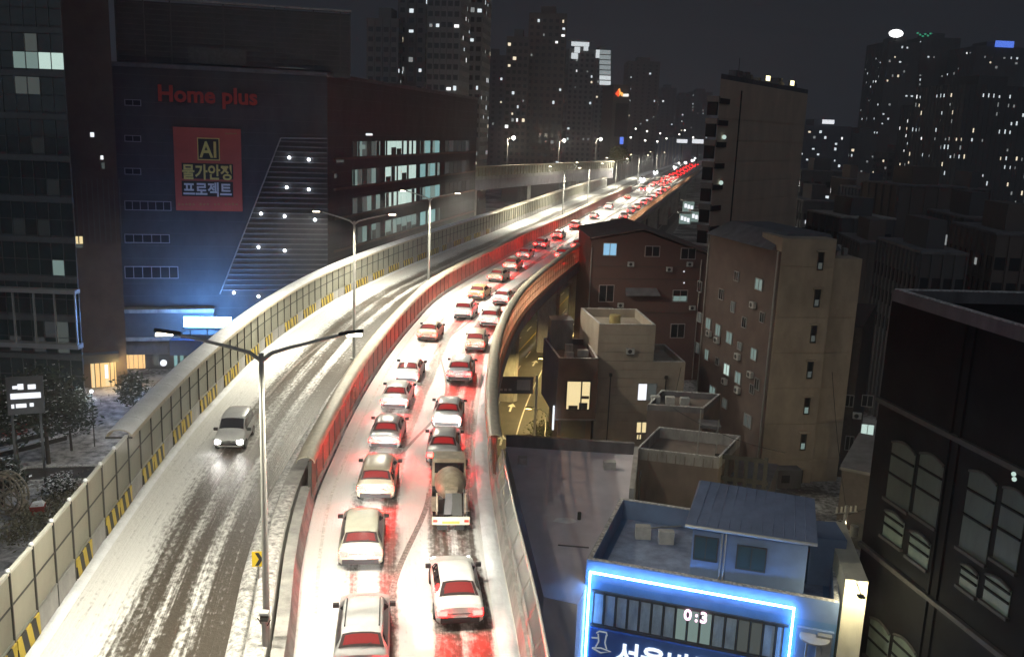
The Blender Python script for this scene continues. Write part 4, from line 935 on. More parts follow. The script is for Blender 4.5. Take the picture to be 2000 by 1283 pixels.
for k in range(16):
    a_ = 2*math.pi*k/16; d_ = e1*math.cos(a_)+e2*math.sin(a_); tn = ax
    q_ = MB(); c0 = cen+d_*1.3; c1 = cen+d_*1.8; s_ = d_.cross(ax)*.03
    q_.hexa([c0-ax*.4-s_, c0+ax*.4-s_, c0+ax*.4+s_, c0-ax*.4+s_], [c1-ax*.4-s_, c1+ax*.4-s_, c1+ax*.4+s_, c1-ax*.4+s_]); q_.build('paddle', WOOD, wh)
MB().tube([cen-ax*.8, cen+ax*.8], .1, 8).build('axle', WOOD, wh); MB().tube([cen-ax*.7, Vector((cen.x+.9, cen.y+.2, .1))-ax*.7], .09, 6).build('stand', WOOD, wh); MB().tube([cen+ax*.7, Vector((cen.x-.9, cen.y-.2, .1))+ax*.7], .09, 6).build('stand', WOOD, wh)
for k, (x0, y0, x1, y1) in enumerate(((-10,893,128,858),(-10,873,110,846))):
    a = atz(x0,y0,.1); b = atz(x1,y1,.1); f_ = Face((a.x,a.y),(b.x,b.y))
    r_ = empty('bench', (a.x, a.y, .1), 0, ['long black bench capped with snow, the nearer of the two in the plaza','long black bench capped with snow, the farther of the two in the plaza'][k], 'bench', 'long benches in the plaza')
    q_ = MB(); f_.box(q_, 0, f_.L, .1, .55, -.3, .3); q_.build('base', BLACK, r_); q_ = MB(); f_.box(q_, 0, f_.L, .552, .68, -.27, .27); q_.build('snow_layer', SNOW, r_)
for k, (x, y, w_, h_, lab) in enumerate(((75,1003,1.1,.8,'small red planter box filled with snow beside the water wheel'),(28,850,2.6,1.5,'red stall front behind the dark trees near the left edge'))):
    a = atz(x, y, .1); r_ = empty('planter' if k == 0 else 'stall', (a.x, a.y, .1), .3, lab, 'planter' if k == 0 else 'stall')
    MB().hexa([(-w_*.42,-.4,0),(w_*.42,-.4,0),(w_*.42,.4,0),(-w_*.42,.4,0)], [(-w_*.5,-.5,h_),(w_*.5,-.5,h_),(w_*.5,.5,h_),(-w_*.5,.5,h_)]).build('box', mat('red_plastic', (0.42,0.05,0.04), .5, var=.1), r_, world=False)
    MB().hexa([(-w_*.47,-.47,h_+.002),(w_*.47,-.47,h_+.002),(w_*.47,.47,h_+.002),(-w_*.47,.47,h_+.002)], [(-w_*.3,-.3,h_+.25),(w_*.3,-.25,h_+.3),(w_*.3,.3,h_+.25),(-w_*.3,.3,h_+.2)]).build('snow_layer', SNOW, r_, world=False)
a = atz(112, 935, .1); pb = empty('flower_bed', (a.x, a.y, .1), .2, 'raised dark flower bed with a snowy rim in the plaza', 'flower bed')
MB().box(-3,3,-1.6,1.6,0,.5).build('soil', mat('soil', (.05,.045,.04), .9, var=.3), pb, world=False)
for (x0,x1,y0,y1) in ((-3.3,3.3,-1.9,-1.6),(-3.3,3.3,1.6,1.9),(-3.3,-3,-1.6,1.6),(3,3.3,-1.6,1.6)): MB().box(x0,x1,y0,y1,0,.62).build('rim', DIRTYSNOW, pb, world=False)
# lit sign board with three strips of lettering
sf_ = px_face(14, 74, 86, 75, 770); bs_ = empty('lit_board', sf_.pt(sf_.L/2,0), 0, 'free-standing dark board with three glowing white strips behind the trees', 'sign')
q_ = MB(); sf_.pxbox(q_, 10, 738, 88, 806, -.2, 0); q_.build('board', DKW, bs_)
for x in (20, 76):
    q_ = MB(); ux = sf_.uz(x, 806); sf_.box(q_, ux[0], ux[0]+.2, .1, ux[1], -.15, -.05); q_.build('leg', STEELD, bs_)
for (x0,y0,x1,y1) in ((24,754,34,759),(34,750,46,760),(54,751,70,759),(20,769,80,776),(22,790,28,797),(31,789,52,795),(58,787,66,793)):
    q_ = MB(); sf_.pxbox(q_, x0,y0,x1,y1, 0, .08); q_.build('glowing_letter', LIT['white'], bs_)
cc_ = sf_.pt(sf_.L/2, 5, 1.5); lamp('board_light', 'POINT', Vector(cc_)-Vector(bs_.location), 90, (.85,.92,1), bs_, .6)
# a lit plaza lantern
a = atz(185, 872, .1); pl_ = empty('plaza_lamp', (a.x, a.y, .1), 0, 'slim plaza lamp post beside the dark trees', 'street lamp')
MB().tube([(0,0,0),(0,0,5.5)], .06, 8).build('pole', STEELD, pl_, 40, world=False); MB().ball((0,0,5.7), .18).build('globe', glow('plaza_globe', (.9,.95,1), 3), pl_, 60, world=False)
lamp('lamp_light', 'POINT', (0,0,5.7), 1700, (.9,.95,1), pl_, .2)
LEAF = mat('dark_leaf', (0.035,0.048,0.030), .7, var=.4, vs_=2); BARK = mat('bark', (0.06,0.05,0.04), .9, var=.3)
def tree(base, H, crown_r, n, label, seed, snowy=.18, m_=LEAF, group='trees in the plaza', z_lo=.3, leaf=.22):
    r = random.Random(seed); root = empty('tree', base, r.random()*6, label, 'tree', group)
    tr = MB().tube([(0,0,0),(.05,0,H*.35),(-.05,.06,H*.7),(0,0,H*.92)], H*.022, 8, H*.005); tips = []
    for k in range(10):
        a_ = k*2.4; z0 = H*(z_lo+.05+.055*k); ln = crown_r*(.95-.06*k)*(.8+.4*r.random()); e_ = (math.cos(a_)*ln, math.sin(a_)*ln, z0+ln*.45)
        tr.tube([(0,0,z0),(e_[0]*.5,e_[1]*.5,z0+ln*.28),e_], H*.008, 5, .012); tips += [(e_[0]*f_, e_[1]*f_, z0+(e_[2]-z0)*f_) for f_ in (.45,.75,1.0)]
    tr.build('trunk', BARK, root, 50, world=False)
    for nm, cnt, mm_, up in (('crown', n, m_, 0), ('snow_on_leaves', int(n*snowy), SNOW, .05)):
        cr = MB()
        for k in range(cnt):
            t0 = tips[r.randrange(len(tips))]; s_ = crown_r*.30; c = Vector((t0[0]+r.gauss(0,s_), t0[1]+r.gauss(0,s_), max(H*z_lo, t0[2]+r.gauss(0,s_*.8))+up))
            d1 = Vector((r.gauss(0,1), r.gauss(0,1), r.gauss(0,.5))).normalized(); d2 = d1.cross(Vector((r.gauss(0,1), r.gauss(0,1), r.gauss(0,1))).normalized())
            if up: d1.z *= .2; d2 = Vector((-d1.y, d1.x, .1))
            l_ = leaf*(.6+.8*r.random()); cr.add([c-d1*l_, c+d2*l_*.5, c+d1*l_, c-d2*l_*.5], [(0,1,2,3)])
        stuff(cr.build(nm, mm_, root, world=False))
    return root
for k, (x, y, H, cr_, lab) in enumerate(((95,905,9.5,2.9,'big dark snow-flecked evergreen tree in front of the glass office'),(35,915,8.2,2.5,'dark tree at the left edge behind the lit board'),(140,880,6.0,2.0,'smaller dark tree right of the big evergreen'),(5,990,4.2,1.6,'dark tree beside the water wheel at the left edge'),(262,815,5.0,1.8,'low dark tree behind the end of the wall cap'),(118,965,1.6,1.3,'snow-dusted round shrub beside the flower bed'))):
    a = atz(x, y, .1); tree((a.x, a.y, .1), H, cr_, 2600 if H > 5 else 1200, lab, 40+k, z_lo=.3 if H > 3 else .1, leaf=.22 if H > 3 else .13, snowy=.07 if H > 3 else .5)
hr = random.Random(5)
hb = MB()
for k in range(2600):
    f_ = hr.random(); a = atz(20+140*f_, 1060-110*f_, .1); c = Vector((a.x+hr.gauss(0,1.2), a.y+hr.gauss(0,1.2), .15+abs(hr.gauss(0,.35)))); d1 = Vector((hr.gauss(0,1),hr.gauss(0,1),hr.gauss(0,.8))).normalized(); d2 = d1.cross(Vector((hr.gauss(0,1),hr.gauss(0,1),1)).normalized()); l_ = .10+.14*hr.random()
    hb.add([c-d1*l_, c+d2*l_*.5, c+d1*l_, c-d2*l_*.5], [(0,1,2,3)])
o = hb.build('ground_cover', mat('dry_grass', (.20,.19,.13), .8, var=.4, vs_=3)); tag(o, 'dry snow-dusted ground cover below the near end of the left noise wall', 'plants'); stuff(o)
# ------------------------------------------------------------------ right: near buildings
def parapet(poly, z0, z1, th, m, root, name='parapet', snow=True):
    """four-sided upstand round a roof polygon (counted as one rim)"""
    n = len(poly); c = Vector((sum(p_[0] for p_ in poly)/n, sum(p_[1] for p_ in poly)/n)); mb = MB(); sn = MB()
    P_ = [Vector((p_[0],p_[1])) for p_ in poly]
    a_ = sum(P_[i].x*P_[(i+1)%n].y-P_[(i+1)%n].x*P_[i].y for i in range(n))
    if a_ < 0: P_.reverse()
    inn = []
    for i in range(n):
        d1 = (P_[i]-P_[i-1]).normalized(); d2 = (P_[(i+1)%n]-P_[i]).normalized(); n1_ = Vector((-d1.y,d1.x)); n2_ = Vector((-d2.y,d2.x)); b_ = (n1_+n2_); b_ = b_/max(.3, b_.length_squared)*2
        inn.append(P_[i]+b_*th)
    vs = [(p_.x,p_.y,z) for z in (z0,z1) for p_ in P_]+[(p_.x,p_.y,z) for z in (z0,z1) for p_ in inn]; fs = []
    for i in range(n):
        j = (i+1)%n; fs += [(i,j,n+j,n+i),(2*n+j,2*n+i,3*n+i,3*n+j),(n+i,n+j,3*n+j,3*n+i),(i,2*n+i,2*n+j,j)]
    o = mb.add(vs, fs).build(name, m, root)
    if snow:
        vs = []; fs = []
        for q in (P_, inn):
            for i in range(n): e_ = P_[i]+(inn[i]-P_[i])*(.12 if q is P_ else .88); vs += [(e_.x,e_.y,z1+.003),(e_.x,e_.y,z1+.05)]
        for i in range(n):
            j = (i+1)%n; fs += [(2*i,2*j,2*j+1,2*i+1),(2*n+2*j,2*n+2*i,2*n+2*i+1,2*n+2*j+1),(2*i+1,2*j+1,2*n+2*j+1,2*n+2*i+1)]
        sn.add(vs, fs).build('snow_layer', DIRTYSNOW, o)
    return o
# red-brown brick block behind the curve
BRICK = bpy.data.materials.new('red_brown_brick'); BRICK.use_nodes = True; t = BRICK.node_tree; p = t.nodes['Principled BSDF']
bt = t.nodes.new('ShaderNodeTexBrick'); bt.inputs['Color1'].default_value = (0.17,0.085,0.070,1); bt.inputs['Color2'].default_value = (0.13,0.070,0.060,1); bt.inputs['Mortar'].default_value = (0.09,0.075,0.07,1); bt.inputs['Scale'].default_value = 4.0
tcn = t.nodes.new('ShaderNodeTexCoord'); mpn = t.nodes.new('ShaderNodeMapping'); mpn.inputs['Rotation'].default_value = (R(90),0,0); t.links.new(tcn.outputs['Object'], mpn.inputs[0]); t.links.new(mpn.outputs[0], bt.inputs['Vector']); t.links.new(bt.outputs[0], p.inputs['Base Color']); p.inputs['Roughness'].default_value = .8
RF = px_face(1150, 119, 1384, 122, 560)
rb = empty('brick_building', (RF.pt(RF.L/2,0)[0], 124, 0), 0, 'red-brown brick building with shallow gable right of the curving noise wall', 'building')
z1 = RF.uz(1152, 468)[1]; zr = RF.uz(1240, 452)[1]; zr2 = RF.uz(1380, 500)[1]
poly = [RF.pt(0,0)[:2], RF.pt(RF.L,0)[:2], RF.pt(RF.L,0,-14)[:2], RF.pt(0,0,-14)[:2]]
wb_ = MB(); pts = [(0,0),(RF.L,0),(RF.L,zr2),(RF.L*.42,zr),(0,z1)]
wb_.add([RF.pt(u,z,0) for u,z in pts]+[RF.pt(u+1.9,z,-14) for u,z in pts], [(0,1,2,3,4),(9,8,7,6,5)]+[(i,i+5,(i+1)%5+5,(i+1)%5) for i in range(5)]); wb_.build('wall', BRICK, rb)
for (ua, za, ub, zb_) in ((-.3,z1+.05,RF.L*.42,zr+.25),(RF.L*.42,zr+.25,RF.L+.3,zr2+.05)):
    q_ = MB(); q_.hexa([RF.pt(ua,za,.35),RF.pt(ub,zb_,.35),RF.pt(ub+1.9,zb_,-14.3),RF.pt(ua+1.9,za,-14.3)], [RF.pt(ua,za+.2,.35),RF.pt(ub,zb_+.2,.35),RF.pt(ub+1.9,zb_+.2,-14.3),RF.pt(ua+1.9,za+.2,-14.3)]); q_.build('roof', mat('brown_roof', (.13,.10,.095), .8, var=.25, vs_=1), rb)
WFR = mat('pale_window_frame', (.36,.33,.32), .6, var=.05)
for (x0,y0,x1,y1,k,mu) in ((1178,474,1204,500,'blue',1),(1260,480,1288,502,None,1),(1330,484,1358,507,None,1),(1170,556,1198,590,None,1),(1314,566,1342,590,'blueh',1),(1310,632,1336,660,None,1),(1168,600,1196,622,None,1)):
    ua, zt_ = RF.uz(x0,y0); ub, zb_ = RF.uz(x1,y1); wo = window(RF, ua, ub, zb_, zt_, rb, LIT['blue'] if k == 'blue' else None, WFR, mu, .10, .10)
    if k == 'blueh':
        q_ = MB(); RF.box(q_, ua+.15, ub-.15, zb_+.15, zb_+(zt_-zb_)*.5, .067, .08); q_.build('lit_pane', LIT['cool2'], wo)
ua, zt_ = RF.uz(1222,562); ub, zb_ = RF.uz(1282,574); q_ = MB(); q_.hexa([RF.pt(ua,zb_,0),RF.pt(ub,zb_,0),RF.pt(ub+.2,zb_-.15,1.1),RF.pt(ua-.2,zb_-.15,1.1)][::-1], [RF.pt(ua,zt_,0),RF.pt(ub,zt_,0),RF.pt(ub+.2,zb_,1.1),RF.pt(ua-.2,zb_,1.1)][::-1]); q_.build('door_canopy', CONCD, rb)
for y in (530, 552):
    u_, z_ = RF.uz(1335, y); MB().ball(RF.pt(u_, z_, .2), .09).build('wall_lamp', LIT['white'], rb, 60)
bands = MB()
for y in (520, 545, 610): u_, z_ = RF.uz(1200, y); q_ = MB(); RF.box(q_, 0, RF.L, z_-.05, z_+.05, 0, .06); q_.build('string_course', mat('dark_band', (.10,.08,.07), .7, var=.1), rb)
for x in (1152, 1366):
    u_, _ = RF.uz(x, 550); MB().tube([RF.pt(u_,.2,.15), RF.pt(u_,z1-1 if x < 1200 else zr2-.5,.15)], .07, 6).build('drainpipe', STEEL, rb)

# grey-clad stepped building with lit windows
CLAD = mat('beige_cladding', (.36,.31,.25), .75, var=.14, vs_=.7, streak=.5)
CF = px_face(1165, 92, 1338, 93, 720)
cb_ = empty('clad_building', (CF.pt(CF.L/2,0)[0], 95, 0), 0, 'beige plank-clad stepped building with two lit windows below the brick block', 'building')
ut = CF.uz(1281, 640)[0]; zt1 = CF.uz(1220, 634)[1]; zt2 = CF.uz(1310, 707)[1]
P1 = [CF.pt(0,0)[:2], CF.pt(ut,0)[:2], CF.pt(ut,0,-8.5)[:2], CF.pt(-.4,0,-8.5)[:2]]
block('wall', P1, zt1-.9, CLAD, cb_); parapet(P1, zt1-.9, zt1, .28, CLAD, cb_)
P2 = [CF.pt(ut+.002,0)[:2], CF.pt(CF.L,0)[:2], CF.pt(CF.L,0,-8)[:2], CF.pt(ut+.002,0,-8)[:2]]
block('wall', P2, zt2-.6, CLAD, cb_); parapet(P2, zt2-.6, zt2, .25, CLAD, cb_)
z = .4
while z < zt1-.3:                                             # cladding planks, proud of the wall
    q_ = MB(); CF.box(q_, .02, (ut if z+.95 > zt2 else CF.L)-.02, z, z+.86, .002, .05); q_.build('plank', CLAD, cb_); z += .92
q_ = MB(); q_.hexa([P1[0]+(zt1-.85,), P1[1]+(zt1-.85,), P1[2]+(zt1-.85,), P1[3]+(zt1-.85,)], [P1[0]+(zt1-.84,), P1[1]+(zt1-.84,), P1[2]+(zt1-.84,), P1[3]+(zt1-.84,)])
for (x0,y0,x1,y1,ks_) in ((1246,748,1281,782,('white','dim')),(1243,823,1262,845,('warm','warm')),(1243,847,1252,858,('warm','warm'))):
    ua, zt_ = CF.uz(x0,y0); ub, zb_ = CF.uz(x1,y1); um = (ua+ub)/2
    for (a_, b_, k) in ((ua,um,ks_[0]),(um,ub,ks_[1])): window(CF, a_, b_, zb_, zt_, cb_, LIT[k], FRAME, 0, .12, .06)
for x, ya, yb in ((1192,733,866),(1300,738,775)):
    u_, za = CF.uz(x, ya); _, zb_ = CF.uz(x, yb); MB().tube([CF.pt(u_,zb_,.2), CF.pt(u_,za,.2)], .06, 6).build('drainpipe', STEELD, cb_)
    MB().box(*sum([[c-.15,c+.15] for c in CF.pt(u_,za+.1,.2)],[])).build('rain_head', STEELD, cb_)
# dark corner bay with the large lit window
DF = px_face(1088, 89.5, 1166, 89.8, 760)
db = empty('corner_bay_building', (DF.pt(DF.L/2,0)[0], 91, 0), 0, 'dark brown narrow building with a large yellow lit window by the street', 'building')
DBR = mat('dark_brown_wall', (.10,.068,.058), .75, var=.2, vs_=.8); zt_ = DF.uz(1120,700)[1]
P3 = [DF.pt(0,0)[:2], DF.pt(DF.L,0)[:2], DF.pt(DF.L+.1,0,-9)[:2], DF.pt(-.6,0,-9)[:2]]
zl = DF.uz(1120,818)[1]
block('wall', P3, zt_-.6, DBR, db, zl); parapet(P3, zt_-.6, zt_, .25, DBR, db)
block('ground_floor', [DF.pt(.3,0,-.5)[:2], DF.pt(DF.L-.3,0,-.5)[:2], DF.pt(DF.L-.3,0,-8.5)[:2], DF.pt(.3,0,-8.5)[:2]], zl-.001, DBR, db)
ua, z2_ = DF.uz(1107,743); ub, z1_ = DF.uz(1151,800); um = ua+(ub-ua)*.62
w1 = window(DF, ua, um, z1_, z2_, db, LIT['warm'], TRIM, 0, .15, .07); window(DF, um, ub, z1_, z2_, db, LIT['warm'], TRIM, 0, .15, .07)
for (a_, b_, c_, d_) in ((.55,.9,.0,.22),(.12,.5,.0,.12),(.62,.95,.36,.46)):
    q_ = MB(); DF.box(q_, ua+(ub-ua)*a_, ua+(ub-ua)*b_, z1_+.08+(z2_-z1_)*c_, z1_+.08+(z2_-z1_)*d_, .093, .12); q_.build('furniture', TRIM, w1)
lamp('window_light', 'POINT', Vector(DF.pt(DF.L*.5, (z1_+z2_)/2, 1.2))-Vector(db.location), 25, (1,.8,.45), db, .5)
q_ = MB(); DF.box(q_, DF.L*.15, DF.L*.78, .1, zl-.3, -.5, -.42); q_.build('shutter', STEELD, db)
q_ = MB(); DF.box(q_, -.05, DF.L+.05, zl-.14, zl-.002, -.3, .12); q_.build('sill_band', CONCD, db)
for k, (x, y, w_) in enumerate(((.9,-2,.9),(2.4,-3.2,1.1),(1.4,-5.5,.8))):
    q_ = MB(); DF.box(q_, x, x+w_, zt_-.598, zt_+.1, y-.6, y); q_.build('roof_unit', CONC, db)
st_ = MB(); DF.box(st_, -.2, 2.2, zt_-.59, zt_+2.6, -8.8, -6.2); st_.build('stair_box', CONCD, db)
a = DF.pt(-.25, zl+.3, .3); vs_b = empty('blade_sign', a, 0, 'small white glowing blade sign on the corner of the dark brown building', 'sign')
MB().box(a[0]-.12,a[0]+.05,a[1]-.6,a[1]-.1,zl-.9,zl+1.5).build('panel', LIT['white'], vs_b)
lamp('sign_light', 'POINT', (-.6,-.4,0), 60, (.85,.9,1), vs_b, .3)

# pale flat roof below the fence
ROOFM = mat('membrane_roof', (.64,.61,.66), .85, var=.14, vs_=.25, bump=.2, bs=2)
lr = empty('flat_roof_building', (4, 62, 0), 0, 'low building with a wide plain grey flat roof right of the wire fence', 'building')
PL = [atz(*c_, 8.0).xy for c_ in ((988,872),(1238,888),(1228,972),(1128,1180),(1062,1165))]
PL = [Vector((max(q.x, offs(TC, q.y, 1.0).x), q.y)) for q in PL]
block('roof_slab', PL, 8.0, ROOFM, lr); 
q_ = MB(); q_.prism([PL[0], PL[1], PL[1]+Vector((0,.4)), PL[0]+Vector((0,.4))], 0, 8.9); q_.build('parapet', CONCD, lr)
q_ = MB(); q_.prism([PL[1], PL[2], PL[2]+Vector((.35,0)), PL[1]+Vector((.35,0))], 0, 8.7); q_.build('parapet', CONC, lr)
a = atz(1090,1064,8.03); b = atz(1150,1069,8.03); MB().tube([a,b], .05, 6).build('roof_seam', CONCD, lr)
a = atz(1131,1014,8.0); MB().tube([a, a+Vector((0,0,.5))], .12, 8).build('vent_pipe', STEELD, lr)
MB().tube([atz(1246,985,8.2), atz(1246,985,8.2)+Vector((0,0,2.4))], .07, 6).build('vent_pipe', STEELD, lr)

# brown stepped block between the flat roof and the apartment
BT = mat('brown_render', (.21,.17,.145), .8, var=.2, vs_=.5, streak=.5)
mbk = empty('stepped_block', (14, 75, 0), 0, 'brown rendered stepped block with roof terrace beside the tall apartment', 'building')
HF = px_face(1262, 78, 1372, 77.5, 830); zt_ = HF.uz(1310, 793)[1]
P4 = [HF.pt(0,0)[:2], HF.pt(HF.L,0)[:2], HF.pt(HF.L+2.0,0,-5)[:2], HF.pt(1.4,0,-5)[:2]]
block('upper_wall', P4, zt_-.5, BT, mbk); parapet(P4, zt_-.5, zt_, .22, CONCD, mbk)
JF = px_face(1240, 70, 1402, 68.5, 930); zj = JF.uz(1300, 882)[1]
P5 = [JF.pt(0,0)[:2], JF.pt(JF.L,0)[:2], JF.pt(JF.L+1.6,0,-6.2)[:2], JF.pt(1.2,0,-6.2)[:2]]
block('lower_wall', P5, zj-.9, BT, mbk); parapet(P5, zj-.9, zj, .18, CONC, mbk)
for k in range(9): q_ = MB(); JF.box(q_, .2+k*.72, .26+k*.72, 1, zj-.2, 0, .05); q_.build('cladding_rib', BT, mbk)
for (x, ya, yb) in ((1369,800,890),(1404,820,900),(1345,890,960)):
    q = aty(x, ya, 71); q3 = aty(x, yb, 71); MB().tube([(q.x,q.y,q3.z),(q.x,q.y,q.z)], .05, 6).build('railing_post', STEEL, mbk)
q_ = MB(); HF.pxbox(q_, 1364, 818, 1404, 826, 0, 1.8); q_.build('canopy', CONCD, mbk)
tr_ = MB(); TF = px_face(1395, 69.5, 1500, 68.5, 950); 
for (ya, yb) in ((893,897),(935,939)): 
    q_ = MB(); TF.pxbox(q_, 1396, ya, 1500, yb, 0, .08); q_.build('terrace_rail', STEELD, mbk)
for k in range(6): q_ = MB(); TF.pxbox(q_, 1398+k*19, 893, 1400+k*19, 955, 0, .06); q_.build('railing_post', STEELD, mbk)
block('terrace', [TF.pt(0,0)[:2], TF.pt(TF.L,0)[:2], TF.pt(TF.L+1,0,-7)[:2], TF.pt(0,0,-7)[:2]], TF.uz(1450,955)[1], CONCD, mbk)

# ------------------------------------------------------------------ apartment slab with beige end wall
BEI = mat('beige_end_wall', (.40,.325,.245), .8, var=.2, vs_=.5, streak=.6); DAR = mat('brown_side_wall', (.115,.085,.075), .8, var=.2, vs_=.6)
EF = px_face(1506, 84, 1646, 84.8, 700); LF2 = Face(aty(1376,600,98).xy, EF.p0)
ap = empty('apartment_slab', (EF.pt(EF.L/2,0)[0], 88, 0), 0, 'tall apartment slab with beige end wall and dark window side', 'apartment building')
z_e = EF.uz(1560, 466)[1]; z_l = LF2.uz(1510, 488)[1]; us = EF.uz(1622-18, 520)[0]; z_s = EF.uz(1640, 506)[1]
um_ = EF.L*.735
block('stair_tower', [EF.pt(0,0)[:2], EF.pt(um_,0)[:2], EF.pt(um_,0,-5)[:2], EF.pt(0,0,-5)[:2]], z_e, BEI, ap)
block('end_wall', [EF.pt(um_+.002,0,-.4)[:2], EF.pt(EF.L+1.0,0,-.4)[:2], EF.pt(EF.L+1.0,0,-14)[:2], EF.pt(um_+.002,0,-14)[:2]], z_s, BEI, ap)
block('side_wall', [LF2.pt(0,0)[:2], LF2.pt(LF2.L-.002,0)[:2], LF2.pt(LF2.L-.002,0,-.0)[:2], EF.pt(um_,0,-5.002)[:2], EF.pt(um_,0,-15)[:2], LF2.pt(0,0,-8)[:2]], z_l, DAR, ap)
# mansard-like roof piece
rr0, rr1 = LF2.pt(-.3,z_l,.4), LF2.pt(LF2.L-1.2,z_l,.4); MB().hexa([rr0, rr1, LF2.pt(LF2.L-1.2,z_l,-7), LF2.pt(-.3,z_l,-7)], [LF2.pt(1.2,z_l+1.5,-1.6), LF2.pt(LF2.L-1.8,z_l+1.5,-1.6), LF2.pt(LF2.L-1.8,z_l+1.5,-6), LF2.pt(1.2,z_l+1.5,-6)]).build('roof', mat('slate_roof', (.14,.14,.15), .8, var=.25, vs_=1), ap)
# wall panels of the end wall: joints every storey, panel plates proud
jz = [EF.uz(1560, y)[1] for y in (520, 620, 689, 758, 827, 898)]+[.2]
zz = [z_e]+jz
for i in range(len(zz)-1):
    q_ = MB(); EF.box(q_, .05, um_-.05, zz[i+1]+.06, zz[i]-.06, .002, .06); q_.build('wall_panel', BEI, ap)
zz2 = [z_s]+jz[1:]
for i in range(len(zz2)-1):
    q_ = MB(); EF.box(q_, um_+.08, EF.L+.95, zz2[i+1]+.06, zz2[i]-.06, -.398, -.34); q_.build('wall_panel', BEI, ap)
for i, (x, y) in enumerate(((1602,510),(1595,582),(1588,652),(1581,722),(1575,792),(1568,862),(1561,932))):
    ua, zc_ = EF.uz(x, y); ua -= .0
    wo = window(EF, ua-.28, ua+.28, zc_-.85, zc_+.85, ap, None, mat('dark_slot_frame', (.05,.045,.04), .6, var=0), 0, .16, .07, name='slot_window')
    q_ = MB(); EF.box(q_, ua-.18, ua+.18, zc_-.72, zc_-.15, .098, .12); q_.build('lit_pane', LIT['cool2'] if i > 3 else LIT['dim'], wo)
    q_ = MB(); EF.box(q_, ua-.5, ua+.5, zc_+.86, zc_+.98, .06, .3); q_.build('window_hood', BEI, ap)
for (x, y, w_, h_, k) in ((1484,556,14,24,'cool2'),(1433,600,7,22,'dim'),(1368,620,7,20,'dim'),(1385,632,9,22,'cool2'),(1404,645,9,24,'cool2'),(1426,660,11,24,'cool2'),(1446,676,8,16,'dim'),(1474,692,11,24,'cool2'),(1364,680,7,22,'dim'),(1382,693,7,22,'cool2'),(1402,706,6,16,'faint'),(1421,722,11,24,'cool'),(1443,738,11,24,'cool2'),(1393,766,11,24,'cool2'),(1417,788,9,20,'dim'),(1462,822,14,26,'dim'),(1368,560,7,22,'faint'),(1410,575,8,22,'faint'),(1455,630,8,22,'faint'),(1480,750,9,24,'faint'),(1470,760,8,20,'faint'),(1440,540,8,20,'faint'),(1490,620,8,22,'faint')):
    ua, zt_ = LF2.uz(x-w_/2, y-h_/2); ub, _ = LF2.uz(x+w_/2, y); zb_ = LF2.uz(x, y+h_/2)[1]; zt_ = LF2.uz(x, y-h_/2)[1]
    window(LF2, ua, ub, zb_, zt_, ap, LIT[k] if k != 'faint' else None, FRAME, 1, .12, .08)
MB().tube([LF2.pt(LF2.L-.25,1,.2), LF2.pt(LF2.L-.25,z_l,.2)], .09, 6).build('drainpipe', STEEL, ap); MB().tube([LF2.pt(.2,1,.2), LF2.pt(.2,z_l-1,.2)], .07, 6).build('drainpipe', STEEL, ap)
for k in range(3): q_ = MB(); EF.box(q_, um_+.6+k*.7, um_+1.0+k*.7, z_s, z_s+.7+.3*(k%2), -3, -2.5); q_.build('roof_unit', CONC, ap)
q_ = MB(); EF.pxbox(q_, 1510, 908, 1550, 960, .0, 1.4); q_.build('stair_porch', CONCD, ap)
q_ = MB(); EF.pxbox(q_, 1516, 918, 1530, 932, 1.4, 1.46); q_.build('porch_window', WGLASS, ap)

# ------------------------------------------------------------------ blue-lit clinic building at the bottom
BLW = mat('blue_wash_wall', (.15,.22,.36), .7, var=.15, vs_=.6); BLR = mat('blue_wash_roof', (.13,.17,.27), .75, var=.18, vs_=.8); ZB = 9.5  # blue wash of the strip lights painted into walls and roof
bl = empty('clinic_building', (11, 50, 0), 0, 'blue-lit low building with bright strip lights and white sign at the bottom', 'building')
c0 = atz(1146,1092,ZB).xy; c1 = atz(1640,1178,ZB).xy; c3 = atz(1211,972,ZB).xy; c2 = c1+(c3-c0)
BF = Face(c0, c1)
block('wall', [c0, c1, c2, c3], ZB-1.2, mat('blue_wash_facade', (.10,.20,.36), .6, var=.12, vs_=.8), bl); parapet([c0, c1, c2, c3], ZB-1.2, ZB, .30, BLW, bl)  # facade's blue is the light's wash put into its colour
rs = MB().prism([c0+(c2-c0)*.05, c1+(c3-c1)*.05, c2+(c0-c2)*.05, c3+(c1-c3)*.05], ZB-1.198, ZB-1.15); rs.build('roof_membrane', mat('blue_wash_membrane', (.27,.33,.47), .8, var=.3, vs_=.9), bl)  # same blue wash painted into the membrane
# penthouse with pitched roof
ze = 12.3
pc = [atz(*c_, ze).xy for c_ in ((1338,1030),(1596,1068),(1590,988),(1365,945))]
def shrink(P_, k): c = sum(P_, Vector((0,0)))/len(P_); return [c+(q-c)*k for q in P_]
ps = shrink(pc, .88)
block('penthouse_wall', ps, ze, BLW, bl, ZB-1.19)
ridge0 = (pc[0]*.5+pc[3]*.5)+(pc[1]-pc[0])*.06; ridge1 = (pc[1]*.5+pc[2]*.5)-(pc[1]-pc[0])*.03
rv = [pc[0].to_3d()+Vector((0,0,ze)), pc[1].to_3d()+Vector((0,0,ze)), pc[2].to_3d()+Vector((0,0,ze)), pc[3].to_3d()+Vector((0,0,ze))]
up = [v+Vector((0,0,.22)) for v in rv]; R0 = ridge0.to_3d()+Vector((0,0,ze+1.5)); R1 = ridge1.to_3d()+Vector((0,0,ze+1.5))
MB().add(rv+up+[R0,R1], [(3,2,1,0),(0,1,5,4),(1,2,6,5),(2,3,7,6),(3,0,4,7),(4,5,9,8),(6,7,8,9),(5,6,9),(7,4,8)]).build('penthouse_roof', BLR, bl)
